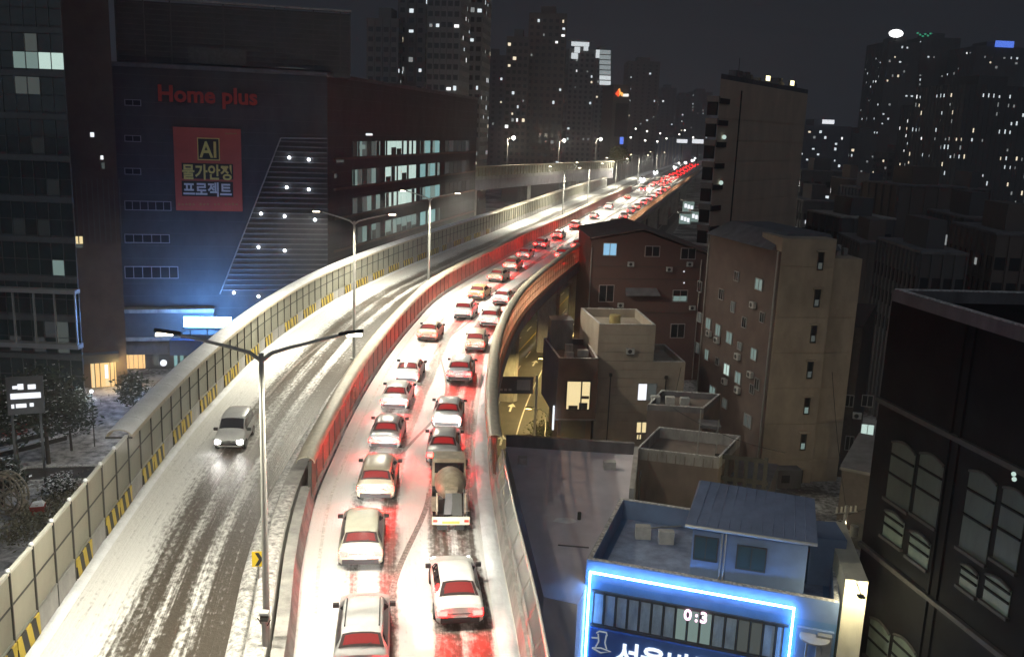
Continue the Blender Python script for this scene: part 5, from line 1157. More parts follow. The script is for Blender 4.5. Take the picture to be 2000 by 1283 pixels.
MB().tube([up[0]-Vector((0,0,.1)), up[1]-Vector((0,0,.1))], .10, 6).build('gutter', STEEL, bl)
rib = MB()
for k in range(1, 12):
    f_ = k/12; a = up[0].lerp(up[1], f_)+Vector((0,0,.01)); b = R0.lerp(R1, f_)+Vector((0,0,.01)); rib = MB().tube([a, b], .03, 4); rib.build('roof_rib', BLR, bl)
PFc = Face(ps[0], ps[1])
for (x0,y0,x1,y1) in ((1346,1042,1400,1098),(1440,1062,1494,1118)):
    ua, zt_ = PFc.uz(x0,y0); ub, zb_ = PFc.uz(x1,y1); window(PFc, max(.1,ua), ub, max(ZB-1,zb_), min(ze-.2,zt_), bl, mat('tinted_glass', (.05,.09,.11), .1, var=0), STEELD, 1, .08, .07)
for x in (1408,1415): u_ = PFc.uz(x,1080)[0]; MB().tube([PFc.pt(u_,ZB-1.1,.12), PFc.pt(u_,ze,.12)], .05, 6).build('drainpipe', FRAME, bl)
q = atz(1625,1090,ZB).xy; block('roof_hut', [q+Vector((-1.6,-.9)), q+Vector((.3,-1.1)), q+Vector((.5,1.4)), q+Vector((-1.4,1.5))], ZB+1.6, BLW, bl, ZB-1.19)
# strip lights framing the facade
STRIP = glow('blue_strip_light', (0.16,0.42,1.0), 40)
u1b = BF.uz(1552, 1190)[0]
for (ua, ub, za, zb_) in ((.25, u1b, ZB-.60, ZB-.51),(.25,.34,0.3,ZB-.60),(u1b-.09,u1b,0.3,ZB-.60)):
    q_ = MB(); BF.box(q_, ua, ub, za, zb_, .25, .33); q_.build('strip_light', STRIP, bl)
zA = BF.uz(1152,1152)[1]; zBd = BF.uz(1150,1219)[1]
for (z0_, z1_, d_, m_) in ((zA,zA+.12,.12,STEELD),(zBd+.02,zBd+.14,.15,STEELD)):
    q_ = MB(); BF.box(q_, .4, u1b-.2, z0_, z1_, 0, d_); q_.build('facade_band', m_, bl)
zw0, zw1 = zBd+.16, zA-.02
k = 0; u = .5
while u < u1b-.6:
    ww = .62
    m_ = mat('pale_blind', (.26,.34,.42), .45, var=.25, vs_=3, streak=.8)
    if 5.0 < u < 6.6: m_ = LIT['cool2']
    if 8.2 < u < 9.3: m_ = LIT['dim']
    window(BF, u, min(u+ww, u1b-.4), zw0, zw1, bl, m_, STEELD, 0, .10, .05); u += ww+.03
# clinic name board
sb = empty('clinic_sign', BF.pt(u1b/2, zBd-1, .3), 0, 'blue signboard with glowing white Korean letters and a figure emblem along the bottom', 'sign')
q_ = MB(); BF.box(q_, .45, u1b-.2, zBd-2.2, zBd, .02, .28); q_.build('board', mat('sign_blue', (.05,.12,.36), .5, var=.08), sb)
WHT = glow('sign_letters', (.80,.90,1.0), 1.3)
for i, chh in enumerate('서울바른'):
    me = text_mesh(chh, 1.55, WHT, .05, .03); o = link('letter', me, sb); o.matrix_basis = BF.matrix(1.95+i*1.38, zBd-1.75, .34)
em = glow('emblem_outline', (.75,.85,.95), .35)
for pts in ([(1.0,-5.0),(1.15,-4.85),(1.55,-4.85),(1.6,-5.05)], [(1.1,-5.05),(1.15,-5.5),(1.0,-5.9)], [(1.55,-5.05),(1.5,-5.5),(1.62,-5.9)], [(.8,-6.0),(1.3,-6.2),(1.85,-6.0),(1.3,-5.9),(.8,-6.0)], [(.75,-5.35),(1.1,-5.3)]):
    MB().tube([BF.pt(x-.15, zBd+.25+(z+4.5)*.95, .33) for x, z in pts], .045, 5).build('emblem', em, sb)
# red-and-white lit numerals above the clinic windows
nb_ = empty('numeral_sign', BF.pt(5, ZB-1.6, .3), 0, 'small glowing pinkish numerals on the facade above the clinic windows', 'sign')
PNK = glow('numeral_glow', (1.0,.62,.82), 2.2)
uu, zz_ = BF.uz(1336, 1203)
for dx_, chh in ((0,'0'),(.58,':'),(.84,'3')):
    me = text_mesh(chh, .85, PNK, .04, .02); o = link('numeral', me, nb_); o.matrix_basis = BF.matrix(uu+dx_, zz_, .3)
# right end: side panel, drum tank
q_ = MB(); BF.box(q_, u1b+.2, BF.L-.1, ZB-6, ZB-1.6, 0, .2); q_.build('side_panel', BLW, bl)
MB().tube([BF.pt(u1b+1.1,ZB-1.9,.5), BF.pt(u1b+1.1,ZB-1.82,.5)], .75, 20).build('round_canopy', FRAME, bl)
for k in range(2): MB().tube([BF.pt(u1b+.75+k*.7,ZB-6,.5), BF.pt(u1b+.75+k*.7,ZB-1.95,.5)], .06, 6).build('canopy_post', FRAME, bl)
q_ = MB(); BF.box(q_, BF.L-.9, BF.L-.2, ZB-4.6, ZB-1.7, .2, .5); q_.build('side_grille', STEEL, bl)

# ------------------------------------------------------------------ lit alley, utility pole
alw = empty('alley_wall', (21.5, 49, 0), 0, 'narrow white wall glaring in lamp light beside the blue-lit clinic', 'wall')
a = atz(1640,1283,4.5); AWF = Face((c1.x+.35, c1.y+.5), (c1.x+1.45, c1.y+.3))
MB().prism([AWF.pt(0,0)[:2], AWF.pt(AWF.L,0)[:2], AWF.pt(AWF.L,0,-7.5)[:2], AWF.pt(0,0,-7.5)[:2]], 0, 10.6).build('wall', mat('white_render', (.70,.66,.52), .8, var=.14, vs_=.7, streak=.6), alw)

wl_ = AWF.pt(AWF.L*.5, 10.3, 1.3); lf_ = MB().box(wl_[0]-.16,wl_[0]+.16,wl_[1]-.16,wl_[1]+.16,10.32,10.44).build('wall_lamp', STEELD, alw)
MB().box(wl_[0]-.13,wl_[0]+.13,wl_[1]-.13,wl_[1]+.13,10.26,10.318).build('lens', glow('alley_lens', (1,.80,.38), 25), lf_); MB().tube([AWF.pt(AWF.L*.5,10.45,0), AWF.pt(AWF.L*.5,10.45,1.3)], .03, 6).build('lamp_arm', STEELD, alw)
lamp('lamp_light', 'POINT', Vector((wl_[0],wl_[1],10.1))-Vector(alw.location), 420, (1,.88,.55), alw, .15)
uq = aty(1640,1100,58); ux_, uy_ = uq.x, 58
up_ = empty('utility_pole', (ux_, uy_, 0), 0, 'utility pole crowded with lamp and brackets, lit yellow beside the alley', 'utility pole')
ztp = aty(1636, 995, 58).z
MB().tube([(0,0,0),(0,0,ztp+.3)], .16, 10, .11).build('pole', CONC, up_, 40, world=False)
for (z, L_, an) in ((ztp-.2,.9,.3),(ztp-.7,1.1,1.2),(ztp-1.4,.8,-.5)):
    MB().tube([(-L_*math.cos(an),-L_*math.sin(an),z),(L_*math.cos(an),L_*math.sin(an),z)], .05, 6).build('crossarm', STEEL, up_, world=False)
for k in range(5): MB().tube([(-.7+.35*k,.1*k-.2,ztp-.15),(-.7+.35*k,.1*k-.2,ztp+.25)], .07, 8).build('insulator', mat('porcelain', (.6,.58,.5), .3, var=.05), up_, 40, world=False)
MB().tube([(.5,-.5,ztp-1.6),(.5,-.5,ztp-.9)], .28, 12).build('transformer', STEEL, up_, 40, world=False); MB().box(-.6,-.2,-.4,-.1,ztp-1.9,ztp-1.2).build('junction_box', CONC, up_, world=False)
MB().tube([(0,0,ztp-.9),(-.5,-.5,ztp-.5),(-.9,-.8,ztp-.5)], .04, 6).build('lamp_arm', STEEL, up_, 40, world=False)
hd = MB().box(-1.2,-.8,-1.0,-.7,ztp-.62,ztp-.5).build('lamp_head', STEEL, up_, world=False); MB().box(-1.17,-.83,-.97,-.73,ztp-.68,ztp-.622).build('lens', glow('alley_lens', (1,.80,.38), 25), hd, world=False)
lamp('lamp_light', 'POINT', (1.3,1.6,ztp-1.2), 1100, (1,.84,.50), up_, .12)
def wire_line(a, b, sag, label):
    a, b = Vector(a), Vector(b); pts = []
    for k in range(13):
        f_ = k/12; q = a.lerp(b, f_); q.z -= sag*4*f_*(1-f_); pts.append(q)
    o = MB().tube(pts, .025, 4).build('overhead_wire', BLACK); tag(o, label, 'wire')
wire_line((ux_,uy_,ztp), (32,90,12), .8, 'overhead wire running from the utility pole back along the alley'); wire_line((ux_,uy_,ztp-.4), (36,62,13), .6, 'overhead wire crossing from the utility pole to the dark right building')

# ------------------------------------------------------------------ dark building on the right with arched windows
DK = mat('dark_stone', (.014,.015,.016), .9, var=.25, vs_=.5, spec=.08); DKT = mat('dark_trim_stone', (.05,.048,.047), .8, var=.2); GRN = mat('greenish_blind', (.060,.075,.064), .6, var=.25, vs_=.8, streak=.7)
KF2 = Face((aty(1690,700,85).x-1.2, 86), (38.5, 46)); ZK = 25.0; KF2 = Face(atz(1745,565,ZK).xy, atz(2100,670,ZK).xy)
dkb = empty('dark_building', (22, 42, 0), 0, 'large dark stone building with arched windows filling the right edge', 'building')
zk = ZK-.6
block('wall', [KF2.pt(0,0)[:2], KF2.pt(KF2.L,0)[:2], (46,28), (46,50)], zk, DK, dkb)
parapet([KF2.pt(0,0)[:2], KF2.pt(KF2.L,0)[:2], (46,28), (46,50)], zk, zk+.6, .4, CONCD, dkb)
def arched(face, px0, px1, ytop, ymid, ybot, root):
    ua = face.uz(px0, ymid)[0]; ub = face.uz(px1, ymid)[0]; zc_ = face.uz((px0+px1)/2, ytop)[1]; zb_ = face.uz((px0+px1)/2, ybot)[1]
    w_ = ub-ua; rise = w_*.12; n_ = 10; pts = [(ua,zb_),(ub,zb_)]+[(ub-w_*k/n_, zc_-rise+rise*math.sin(math.pi*k/n_)) for k in range(n_+1)]
    def ring(d): return [face.pt(u,z,d) for u,z in pts]
    m_ = len(pts); q_ = MB().add(ring(.01)+ring(.05), [tuple(range(m_, 2*m_))]+[(i,(i+1)%m_,m_+(i+1)%m_,m_+i) for i in range(m_)]); pane = q_.build('arched_window', GRN if ybot-ytop > 90 else mat('blind_painted_lit', (.13,.165,.14), .6, var=.25, vs_=.8), root)  # small panes' lit look is put into a lighter blind colour
    MB().tube([face.pt(u,z,.08) for u,z in pts[2:]], .07, 6).build('arch_trim', DKT, pane)
    q_ = MB(); face.box(q_, ua-.1, ub+.1, zb_-.15, zb_, 0, .2); q_.build('sill', DKT, pane)
    for f_ in (.45,.8): q_ = MB(); face.box(q_, ua, ub, zb_+(zc_-zb_)*f_*.9, zb_+(zc_-zb_)*f_*.9+.1, .05, .12); q_.build('transom', DK, pane)
for a_ in ((1738,1786,862,920,990),(1792,1842,885,940,1022),(1884,1942,918,1000,1092),(1950,2000,950,1030,1110),(1728,1768,1000,1020,1060),(1776,1818,1040,1070,1100),(1876,1912,1104,1130,1155),(1922,1976,1126,1160,1190),(1696,1738,1210,1250,1300),(1742,1790,1245,1280,1330)):
    arched(KF2, *a_, dkb)
for (ya) in (800, 1118):
    z_ = KF2.uz(1750, ya)[1]; q_ = MB(); KF2.box(q_, 0, KF2.L, z_, z_+.25, 0, .22); q_.build('string_course', DKT, dkb)
for x in (1850, 1868): u_ = KF2.uz(x, 900)[0]; q_ = MB(); KF2.box(q_, u_, u_+.12, 0, zk, 0, .12); q_.build('drainpipe', DK, dkb)
for (x, y) in ((1992,925),(1993,935),(1680,1185)):
    u_, z_ = KF2.uz(x, y); MB().ball(KF2.pt(u_, z_, .3), .10).build('small_lamp', LIT['cool'] if x > 1900 else glow('red_dot', (1,.1,.1), 2), dkb, 60)
NBF = Face((31.2,100), (30.55,86.1))
nbx = empty('shuttered_house', (36, 92, 0), 0, 'dark brown house with one bright teal window behind the arched building', 'building')
zn = NBF.uz(1700, 700)[1]; NBF = Face((28.5,87.6),(33.5,86.4)); zn = NBF.uz(1690,640)[1]
block('wall', [NBF.pt(0,0)[:2], NBF.pt(NBF.L,0)[:2], (40,100), (30,100)], zn, mat('brown_dark2', (.075,.062,.058), .8, var=.2), nbx)
for (x0,y0,x1,y1,k) in ((1682,826,1704,868,'teal'),(1680,880,1703,910,None),(1652,850,1666,880,None),(1652,770,1666,795,None),(1684,770,1704,795,None)):
    ua, zt_ = NBF.uz(x0,y0); ub, zb_ = NBF.uz(x1,y1); window(NBF, ua, ub, zb_, zt_, nbx, LIT['cool'] if k else None, FRAME, 1, .1, .07)
u_, z_ = NBF.uz(1690, 872); q_ = MB(); NBF.box(q_, u_-.8, u_+.8, z_-.1, z_+.15, 0, .7); q_.build('air_conditioner', CONC, nbx)

sdf = px_face(1640, 71, 1752, 69, 960); shd = empty('brick_shed', sdf.pt(2,0), 0, 'low dark shed behind the utility pole at the end of the alley', 'shed')
zsd = sdf.uz(1690, 925)[1]; block('wall', [sdf.p0, sdf.p1, sdf.pt(sdf.L,0,-10)[:2], sdf.pt(0,0,-10)[:2]], zsd, mat('brown_dark2', (.075,.062,.058), .8, var=.2), shd)
q_ = MB(); sdf.box(q_, -.2, sdf.L+.2, zsd, zsd+.25, -10.2, .25); q_.build('roof', CONCD, shd)
q_ = MB(); sdf.box(q_, 1.2, 2.2, .1, 2.2, 0, .06); q_.build('door', STEELD, shd)

# air-conditioner units, tanks and ducts on walls and roofs
ACM = mat('ac_casing', (.45,.45,.43), .6, var=.15)
def ac_unit(face, u, z, root, d=0.0, w_=.8, h_=.6):
    q_ = MB(); face.box(q_, u, u+w_, z, z+h_, d+.08, d+.42); o_ = q_.build('air_conditioner', ACM, root)
    c_ = Vector(face.pt(u+w_*.42, z+h_*.5, d+.42)); n_ = Vector((face.n.x,face.n.y,0)); MB().tube([c_, c_+n_*.015], h_*.36, 14).build('fan_grille', TRIM, o_)
    q_ = MB(); face.box(q_, u+.05, u+w_-.05, z-.08, z-.002, d, d+.4); q_.build('bracket', STEELD, o_)
for (x, y) in ((1400,668),(1440,700),(1465,735),(1415,748),(1470,600),(1385,655),(1440,765)): u_, z_ = LF2.uz(x, y); ac_unit(LF2, u_, z_, ap)
for (x, y) in ((1225,520),(1300,530),(1205,600),(1345,605),(1340,520)): u_, z_ = RF.uz(x, y); ac_unit(RF, u_, z_, rb)
for (x, y) in ((1655,905),(1664,815)): u_, z_ = NBF.uz(x, y); ac_unit(NBF, u_, z_, nbx)
for (x, y) in ((1262,800),(1222,690)): u_, z_ = CF.uz(x, y); ac_unit(CF, u_, z_, cb_, .05)
for k, (px, py, sx, sy, sz) in enumerate(((1255,1050,.9,.5,.8),(1300,1060,.9,.5,.8),(1262,1005,1.2,.8,.35))):
    q = atz(px, py, ZB-1.15); MB().box(q.x-sx/2,q.x+sx/2,q.y-sy/2,q.y+sy/2,ZB-1.15,ZB-1.15+sz).build('roof_unit', ACM, bl)
a = atz(1240,1040,ZB-1.1); b = atz(1330,1030,ZB-1.1); MB().tube([a+Vector((0,0,.1)), (a+b)/2+Vector((0,.2,.1)), b+Vector((0,0,.1))], .05, 6).build('roof_pipe', STEEL, bl)
for k, (px, py, sx, sy, sz) in enumerate(((1190,915,.9,.6,.6),(1020,905,.7,.7,.5))):
    q = atz(px, py, 8.0); MB().box(q.x-sx/2,q.x+sx/2,q.y-sy/2,q.y+sy/2,8.0,8.0+sz).build('roof_unit', ACM, lr)
r_ = random.Random(8)
for k in range(1):
    q = atz(1080+r_.random()*100, 910+r_.random()*110, 8.003); n_ = 14; rad = .6+r_.random()*1.3
    ring = [(q.x+math.cos(6.283*j/n_)*rad*(.7+.5*r_.random()), q.y+math.sin(6.283*j/n_)*rad*.7*(.7+.5*r_.random()), 8.006+.001*k) for j in range(n_)]
    MB().add(ring+[(q.x,q.y,8.05)], [(j,(j+1)%n_,n_) for j in range(n_)]).build('snow_patch', SNOW, lr, 60)
q = CF.pt(2.5,0,-4); MB().tube([(q[0],q[1],zt1-.9),(q[0],q[1],zt1+.2)], .6, 16).build('water_tank', mat('tank_yellow', (.40,.33,.14), .5, var=.1), cb_, 40)
for k in range(3):
    q = HF.pt(.8+k*1.3,0,-2.5); q2 = zt_ ; MB().box(q[0]-.4,q[0]+.4,q[1]-.3,q[1]+.3,HF.uz(1310,793)[1]-.5,HF.uz(1310,793)[1]+.15).build('roof_unit', ACM, mbk)
wire_line((19.0,60,11.5), (13.5,73,10.5), .5, 'overhead wire sagging over the stepped block terrace'); wire_line(LF2.pt(1,15,.2), RF.pt(RF.L-1,13,.2), .7, 'overhead wire strung between apartment slab and brick building'); wire_line(CF.pt(CF.L-.5,9,.2), HF.pt(2,8.8,.2), .4, 'overhead wire from the clad building to the stepped block')
# ------------------------------------------------------------------ tall beige building by the road
TBm = mat('tall_beige_wall', (.66,.51,.39), .8, var=.10, vs_=.3, streak=.6)
TFc = px_face(1396, 135, 1566, 168, 300); TL = Face(Vector((TFc.p0.x-1.2, TFc.p0.y+9.5)), TFc.p0)
tb = empty('tall_beige_building', (TFc.pt(TFc.L/2,0)[0], 150, 0), 0, 'tall beige windowless-sided building with dark balconies beside the far expressway', 'building')
ztb = TFc.uz(1396, 152)[1]
block('wall', [TFc.p0, TFc.p1, TFc.p1+Vector((3,12)), TFc.p0+Vector((4.5,16))], ztb, TBm, tb)
parapet([TFc.p0, TFc.p1, TFc.p1+Vector((3,12)), TFc.p0+Vector((4.5,16))], ztb, ztb+.7, .3, CONCD, tb, snow=False)
uj = TFc.uz(1438, 300)[0]
q_ = MB(); TFc.box(q_, uj-.22, uj+.22, 0, ztb-1.2, 0, .06); q_.build('shaft_slot', BLACK, tb)
for k in range(14):
    z_ = ztb-2.5-k*3.05
    if z_ < 2: break
    q_ = MB(); TFc.box(q_, .05, uj-.3, z_-2.9, z_-.12, .002, .05); q_.build('wall_panel', TBm, tb)
    q_ = MB(); TFc.box(q_, uj+.3, TFc.L-.1, z_-2.9, z_-.12, .002, .05); q_.build('wall_panel', TBm, tb)
    if k % 1 == 0:
        q_ = MB(); TFc.box(q_, -.05, uj*.42, z_-.9, z_-.15, .05, .25); q_.build('balcony_slab', TRIM, tb)
        q_ = MB(); TFc.box(q_, -.6, -.06, z_-.7, z_+.1, -1.6, .2); q_.build('balcony', mat('balcony_beige', (.26,.22,.19), .8, var=.1), tb)
        q_ = MB(); TFc.box(q_, -.5, -.06, z_-2.55, z_-.71, -1.5, -.05); q_.build('balcony_shade', BLACK, tb)  # black block stands for the shade inside the balcony
for (x, y) in ((1410,268),(1404,357)):
    u_, z_ = TFc.uz(x, y); MB().ball(TFc.pt(u_, z_, .35), .32).build('balcony_lamp', LIT['cool'], tb, 60)
for x in (1503, 1551):
    u_, _ = TFc.uz(x, 150); zz_ = ztb+.7; MB().tube([TFc.pt(u_,zz_,-.5), TFc.pt(u_,zz_+1.2,-.5)], .06, 6).build('floodlight_post', STEELD, tb)
    q_ = MB(); TFc.box(q_, u_-.55, u_+.55, zz_+.25, zz_+1.0, -.35, -.05); q_.build('floodlight', glow('yellow_flood', (1,.86,.45), 3.0), tb)
rr_ = random.Random(3)
for k in range(14):
    u_ = (.25+.7*rr_.random())*TFc.L; h_ = .5+rr_.random()*.9; q_ = MB(); TFc.box(q_, u_, u_+.5+rr_.random(), ztb+.7, ztb+.7+h_, -2.2-rr_.random()*1.5, -1.2-rr_.random()); q_.build('roof_unit', CONCD, tb)
MB().tube([TFc.pt(TFc.uz(1490,150)[0], ztb, -4), TFc.pt(TFc.uz(1490,150)[0], ztb+4.2, -4)], .05, 5).build('antenna', STEELD, tb)

# ------------------------------------------------------------------ far side ramp bridge on the left
rmp_ = empty('ramp_bridge', (-10, 260, 0), 0, 'distant side ramp bridge with ribbed railing crossing behind the left noise wall', 'bridge')
TR = [(0,0)]
ra = aty(920, 352, 232); rbp = aty(1190, 342, 330); RFa = Face(ra.xy, rbp.xy); zrd = aty(930,352,235).z
q_ = MB(); RFa.box(q_, -6, RFa.L+4, zrd-2.6, zrd, -7, 0); q_.build('deck', FASC, rmp_)
q_ = MB(); RFa.box(q_, -6, RFa.L+4, zrd, zrd+.9, -.3, .1); q_.build('parapet', CONC, rmp_)
q_ = MB(); RFa.box(q_, -6, RFa.L+4, zrd+3.0, zrd+3.4, -.7, .3); q_.build('cap', CAPM, rmp_)
q_ = MB(); RFa.box(q_, -6, RFa.L+4, zrd+.9, zrd+3.0, -.15, -.05); q_.build('panel', ACRYL, rmp_)
for k in range(60): q_ = MB(); u_ = -6+k*2.0; RFa.box(q_, u_, u_+.16, zrd+.9, zrd+3.0, -.05, .15); q_.build('post', CAPM, rmp_)
for u_ in (5, 40, 80): q_ = MB(); RFa.box(q_, u_, u_+2.5, 0, zrd-2.6, -5, -2); q_.build('pier', CONC, rmp_)
def simple_lamp(pos, h, dx, label, power, gl=10):
    r_ = empty('street_lamp', pos, 0, label, 'street lamp', 'distant lit lamps')
    MB().tube([(0,0,0),(0,0,h)], .10, 6, .07).build('pole', POLE, r_, 40, world=False); MB().tube([(0,0,h),(dx,0,h+.5)], .06, 5).build('arm', POLE, r_, world=False)
    MB().ball((dx,0,h+.4), .55 if gl > 5 else .3).build('lamp_head', glow('far_lamp_globe', (1,.96,.86), 6), r_, 60, world=False)
    if power: lamp('lamp_light', 'POINT', (dx,0,h-.4), power, (1,.9,.7), r_, .4)
for k, (x, y0, y1, Y) in enumerate(((990,322,272,262),(1090,322,277,300),(1162,318,274,330))):
    a = aty(x, y0, Y); b = aty(x, y1, Y); simple_lamp((a.x,a.y,a.z-1), b.z-a.z+1, 1.6, 'glowing lamp post on the distant side ramp, %s from the left' % ords[k], 6000)
for k, (x, y, Y) in enumerate(((1258,276,560),(1262,258,640),(1282,278,600),(1300,272,640),(1318,280,680),(1230,270,600),(1240,253,700),(1336,256,760),(1352,270,640),(1288,262,720),(1325,264,720))):
    a = aty(x, y, Y); simple_lamp((a.x,a.y,0), a.z, .6, 'tiny lamp glowing far up the expressway, %s from the nearest' % ords[k], 0)
# far noise wall right of the far queue
fw_ = px_face(1262, 640, 1378, 700, 300); fo_ = empty('far_noise_wall', (fw_.p0.x, 640, 0), 0, 'pale grey translucent noise wall at the far end of the expressway', 'noise wall')
q_ = MB(); u0_, z_ = fw_.uz(1285, 268); fw_.box(q_, u0_, fw_.uz(1352,268)[0], 10, z_, 0, .5); q_.build('panel', mat('far_panel', (.30,.30,.36), .6, var=.1), fo_)
for k in range(8): q_ = MB(); fw_.box(q_, u0_+k*4.6, u0_+k*4.6+.5, 10, z_+.5, .5, .8); q_.build('post', CAPM, fo_)
# lit sign clusters by the far road
for k, (x0,y0,x1,y1,Y,key,lab) in enumerate(((1322,272,1342,280,600,'white','glaring white shop sign at the far end of the queue, left of the pair'),(1352,272,1374,281,590,'white','glaring white shop sign beside the tall beige building'),(1211,268,1217,282,420,'bluesign','small vertical blue sign beside the far bend'))):
    f_ = px_face(x0, Y, x1, Y, 275); m_ = LIT['white'] if key == 'white' else glow('deep_blue_sign', (.12,.25,1), 1.2)
    r_ = empty('far_sign', f_.pt(0, f_.uz(x0,y1)[1]), 0, lab, 'sign'); q_ = MB(); f_.pxbox(q_, x0,y0,x1,y1, 0, .6); q_.build('panel', m_, r_)
    q_ = MB(); u_, z_ = f_.uz((x0+x1)/2, y1); f_.box(q_, u_-.3, u_+.3, 0, z_, .1, .4); q_.build('post', STEELD, r_)
# pines by the far bend, yellow lamplight put into the needle colour
YLEAF = mat('lit_pine', (.10,.10,.045), .7, var=.4, vs_=2)
for k, (x, y, H) in enumerate(((1204,322,8.5),(1216,320,7.5))):
    a = aty(x, y, 345+k*12); tree((a.x, a.y, a.z-2), H, 2.6, 1500, ['yellow-lit pine beside the far bend of the expressway','smaller yellow-lit pine right of the other, by the far bend'][k], 90+k, .15, YLEAF, 'pines by the far bend', .3, .4)
# parked cars and lit lot under the far viaduct
for k, (x, y, Y) in enumerate(((1345,404,190),(1360,424,180),(1338,428,176))):
    a = aty(x, y, Y); f_ = px_face(x-14, Y, x+14, Y, y); r_ = empty('roadside_stall', (a.x,a.y,0), 0, ['bright greenish stall under the far viaduct edge, the upper one','bright stall beside the tall beige building foot, the middle one','bright low stall under the viaduct edge, the lowest one'][k], 'stall', 'lit stalls under the viaduct')
    q_ = MB(); f_.pxbox(q_, x-10, y-10, x+10, y+10, -.5, 0); q_.build('lit_front', LIT['cool2'], r_)
    q_ = MB(); f_.pxbox(q_, x-13, y-14, x+13, y-11, -1.5, 1.0); q_.build('awning', FRAME, r_)
    for j in range(3): q_ = MB(); f_.pxbox(q_, x-8+j*6, y-6+j*2, x-4+j*6, y+2+j*2, 0, .2); q_.build('display', LIT['white'], r_)

# ------------------------------------------------------------------ far towers
TWM = {'conc': mat('tower_concrete', (.20,.195,.19), .8, var=.12, vs_=.05), 'dark': mat('tower_dark', (.10,.10,.105), .8, var=.12, vs_=.05), 'brown': mat('tower_brown', (.14,.12,.11), .8, var=.12, vs_=.05), 'blue': mat('tower_blue', (.085,.095,.12), .7, var=.12, vs_=.05)}
LITW = [glow('far_window_cool', (.85,.95,1.0), 1.1), glow('far_window_warm', (1.0,.86,.62), 1.3), glow('far_window_dim', (.75,.80,.80), .35), glow('far_window_white', (1,1,1), 1.7)]
def tower(label, x0, x1, ytop, Y, depth, m_, n_lit, seed, rot=0.0, cols=6, fh=3.0, win=(1.5,1.5), name='apartment_tower', cat='apartment building', streaks=False, zbase=0.0, group='distant apartment towers', panes=True, warm=.25):
    r = random.Random(seed); a = aty(x0, ytop, Y); b = aty(x1, ytop, Y); L_ = (b-a).length; c = (a+b)/2
    u_ = Vector((math.cos(rot), math.sin(rot))); f_ = Face(c.xy-u_*L_/2, c.xy+u_*L_/2); H = c.z
    root = empty(name, (c.x, c.y, 0), 0, label, cat, group)
    block('wall', [f_.p0, f_.p1, f_.pt(L_,0,-depth)[:2], f_.pt(0,0,-depth)[:2]], H, m_, root, zbase)
    side = Face(f_.pt(L_,0)[:2], f_.pt(L_,0,-depth)[:2]) if c.x < 0 else Face(f_.pt(0,0,-depth)[:2], f_.pt(0,0)[:2])
    q_ = MB(); f_.box(q_, L_*.3, L_*.7, H, H+3.5, -depth*.7, -depth*.2); q_.build('roof_house', m_, root)
    nf = int((H-zbase-2)/fh); cw_ = L_/cols; dark = MB(); pil = MB(); spots = []
    for (fc, n_, wd) in ((f_, cols, cw_), (side, max(2, int(depth/cw_)), depth/max(2, int(depth/cw_)))):
        for i in range(nf):
            z_ = H-2-(i+1)*fh+.9
            if z_ < 8: break
            for j in range(n_):
                ww = min(win[0], wd*.7); u0_ = (j+.5)*wd-ww/2
                spots.append((fc, u0_, u0_+ww, z_, z_+win[1]))
        for j in range(n_+1):
            if j*wd < fc.L: fc.box(pil, max(0,j*wd-.15), min(fc.L,j*wd+.15), zbase, H, 0, .25)
    stuff(pil.build('rib', m_, root))
    n_lit = int(n_lit*1.7); r.shuffle(spots); lit = set(range(min(n_lit, len(spots))))
    for i, (fc, u0_, u1_, za, zb_) in enumerate(spots):
        if i in lit:
            k = 0 if r.random() > warm else 1
            if r.random() < .35: k = 2
            elif r.random() < .15: k = 3
            wf_ = .35+.65*r.random(); sh_ = (1-wf_)*r.random(); q_ = MB(); fc.box(q_, u0_+(u1_-u0_)*sh_, u0_+(u1_-u0_)*(sh_+wf_), za, za+(zb_-za)*(.5+.5*r.random()), .02, .12); q_.build('lit_window', LITW[k], root)
        elif panes: fc.box(dark, u0_, u1_, za, zb_, .0, .08)
    if panes and dark.v: stuff(dark.build('window', WGLASS, root))
    return root, f_, H
tower('wide apartment block with pale floors rising behind the dark store roof, left one', 716, 778, 36, 300, 16, TWM['conc'], 9, 11, -.1, 4)
tower('taller apartment tower right behind the left block, cut by the top edge', 778, 832, -60, 306, 16, TWM['conc'], 14, 12, -.1, 3)
tower('apartment tower cut by the top edge, second right of the store roof', 836, 902, -80, 285, 18, TWM['conc'], 24, 13, -.12, 5)
tower('slim apartment tower cut by the top edge beside the sky', 903, 946, -60, 310, 18, TWM['conc'], 22, 14, -.12, 3)
tower('dim short tower between the slim tower and the broad pair', 944, 988, 108, 520, 20, TWM['dark'], 5, 15, 0, 3)
tower('stepped lower wing of the broad dark tower pair', 990, 1034, 72, 430, 20, TWM['brown'], 10, 16, -.05, 4)
tower('tallest broad dark tower of the skyline centre', 1034, 1108, 26, 440, 24, TWM['brown'], 18, 17, -.05, 6)
r5, f5, h5 = tower('tower with a floodlit white crown left of centre', 1112, 1164, 96, 560, 26, TWM['conc'], 14, 18, .1, 5)
r6, f6, h6 = tower('slender tower with a floodlit pale side wall', 1166, 1196, 100, 590, 26, TWM['conc'], 8, 19, .1, 3)
tower('dark tower behind the orange logo building', 1228, 1290, 120, 760, 30, TWM['brown'], 9, 21, 0, 5)
tower('distant dim tower right of the dark one', 1292, 1322, 172, 900, 30, TWM['blue'], 10, 22, 0, 3)
tower('distant tower close to the tall beige building, left one', 1322, 1350, 188, 950, 30, TWM['blue'], 16, 23, 0, 3)
tower('distant tower half hidden by the tall beige building', 1350, 1392, 180, 980, 30, TWM['blue'], 18, 24, 0, 4)
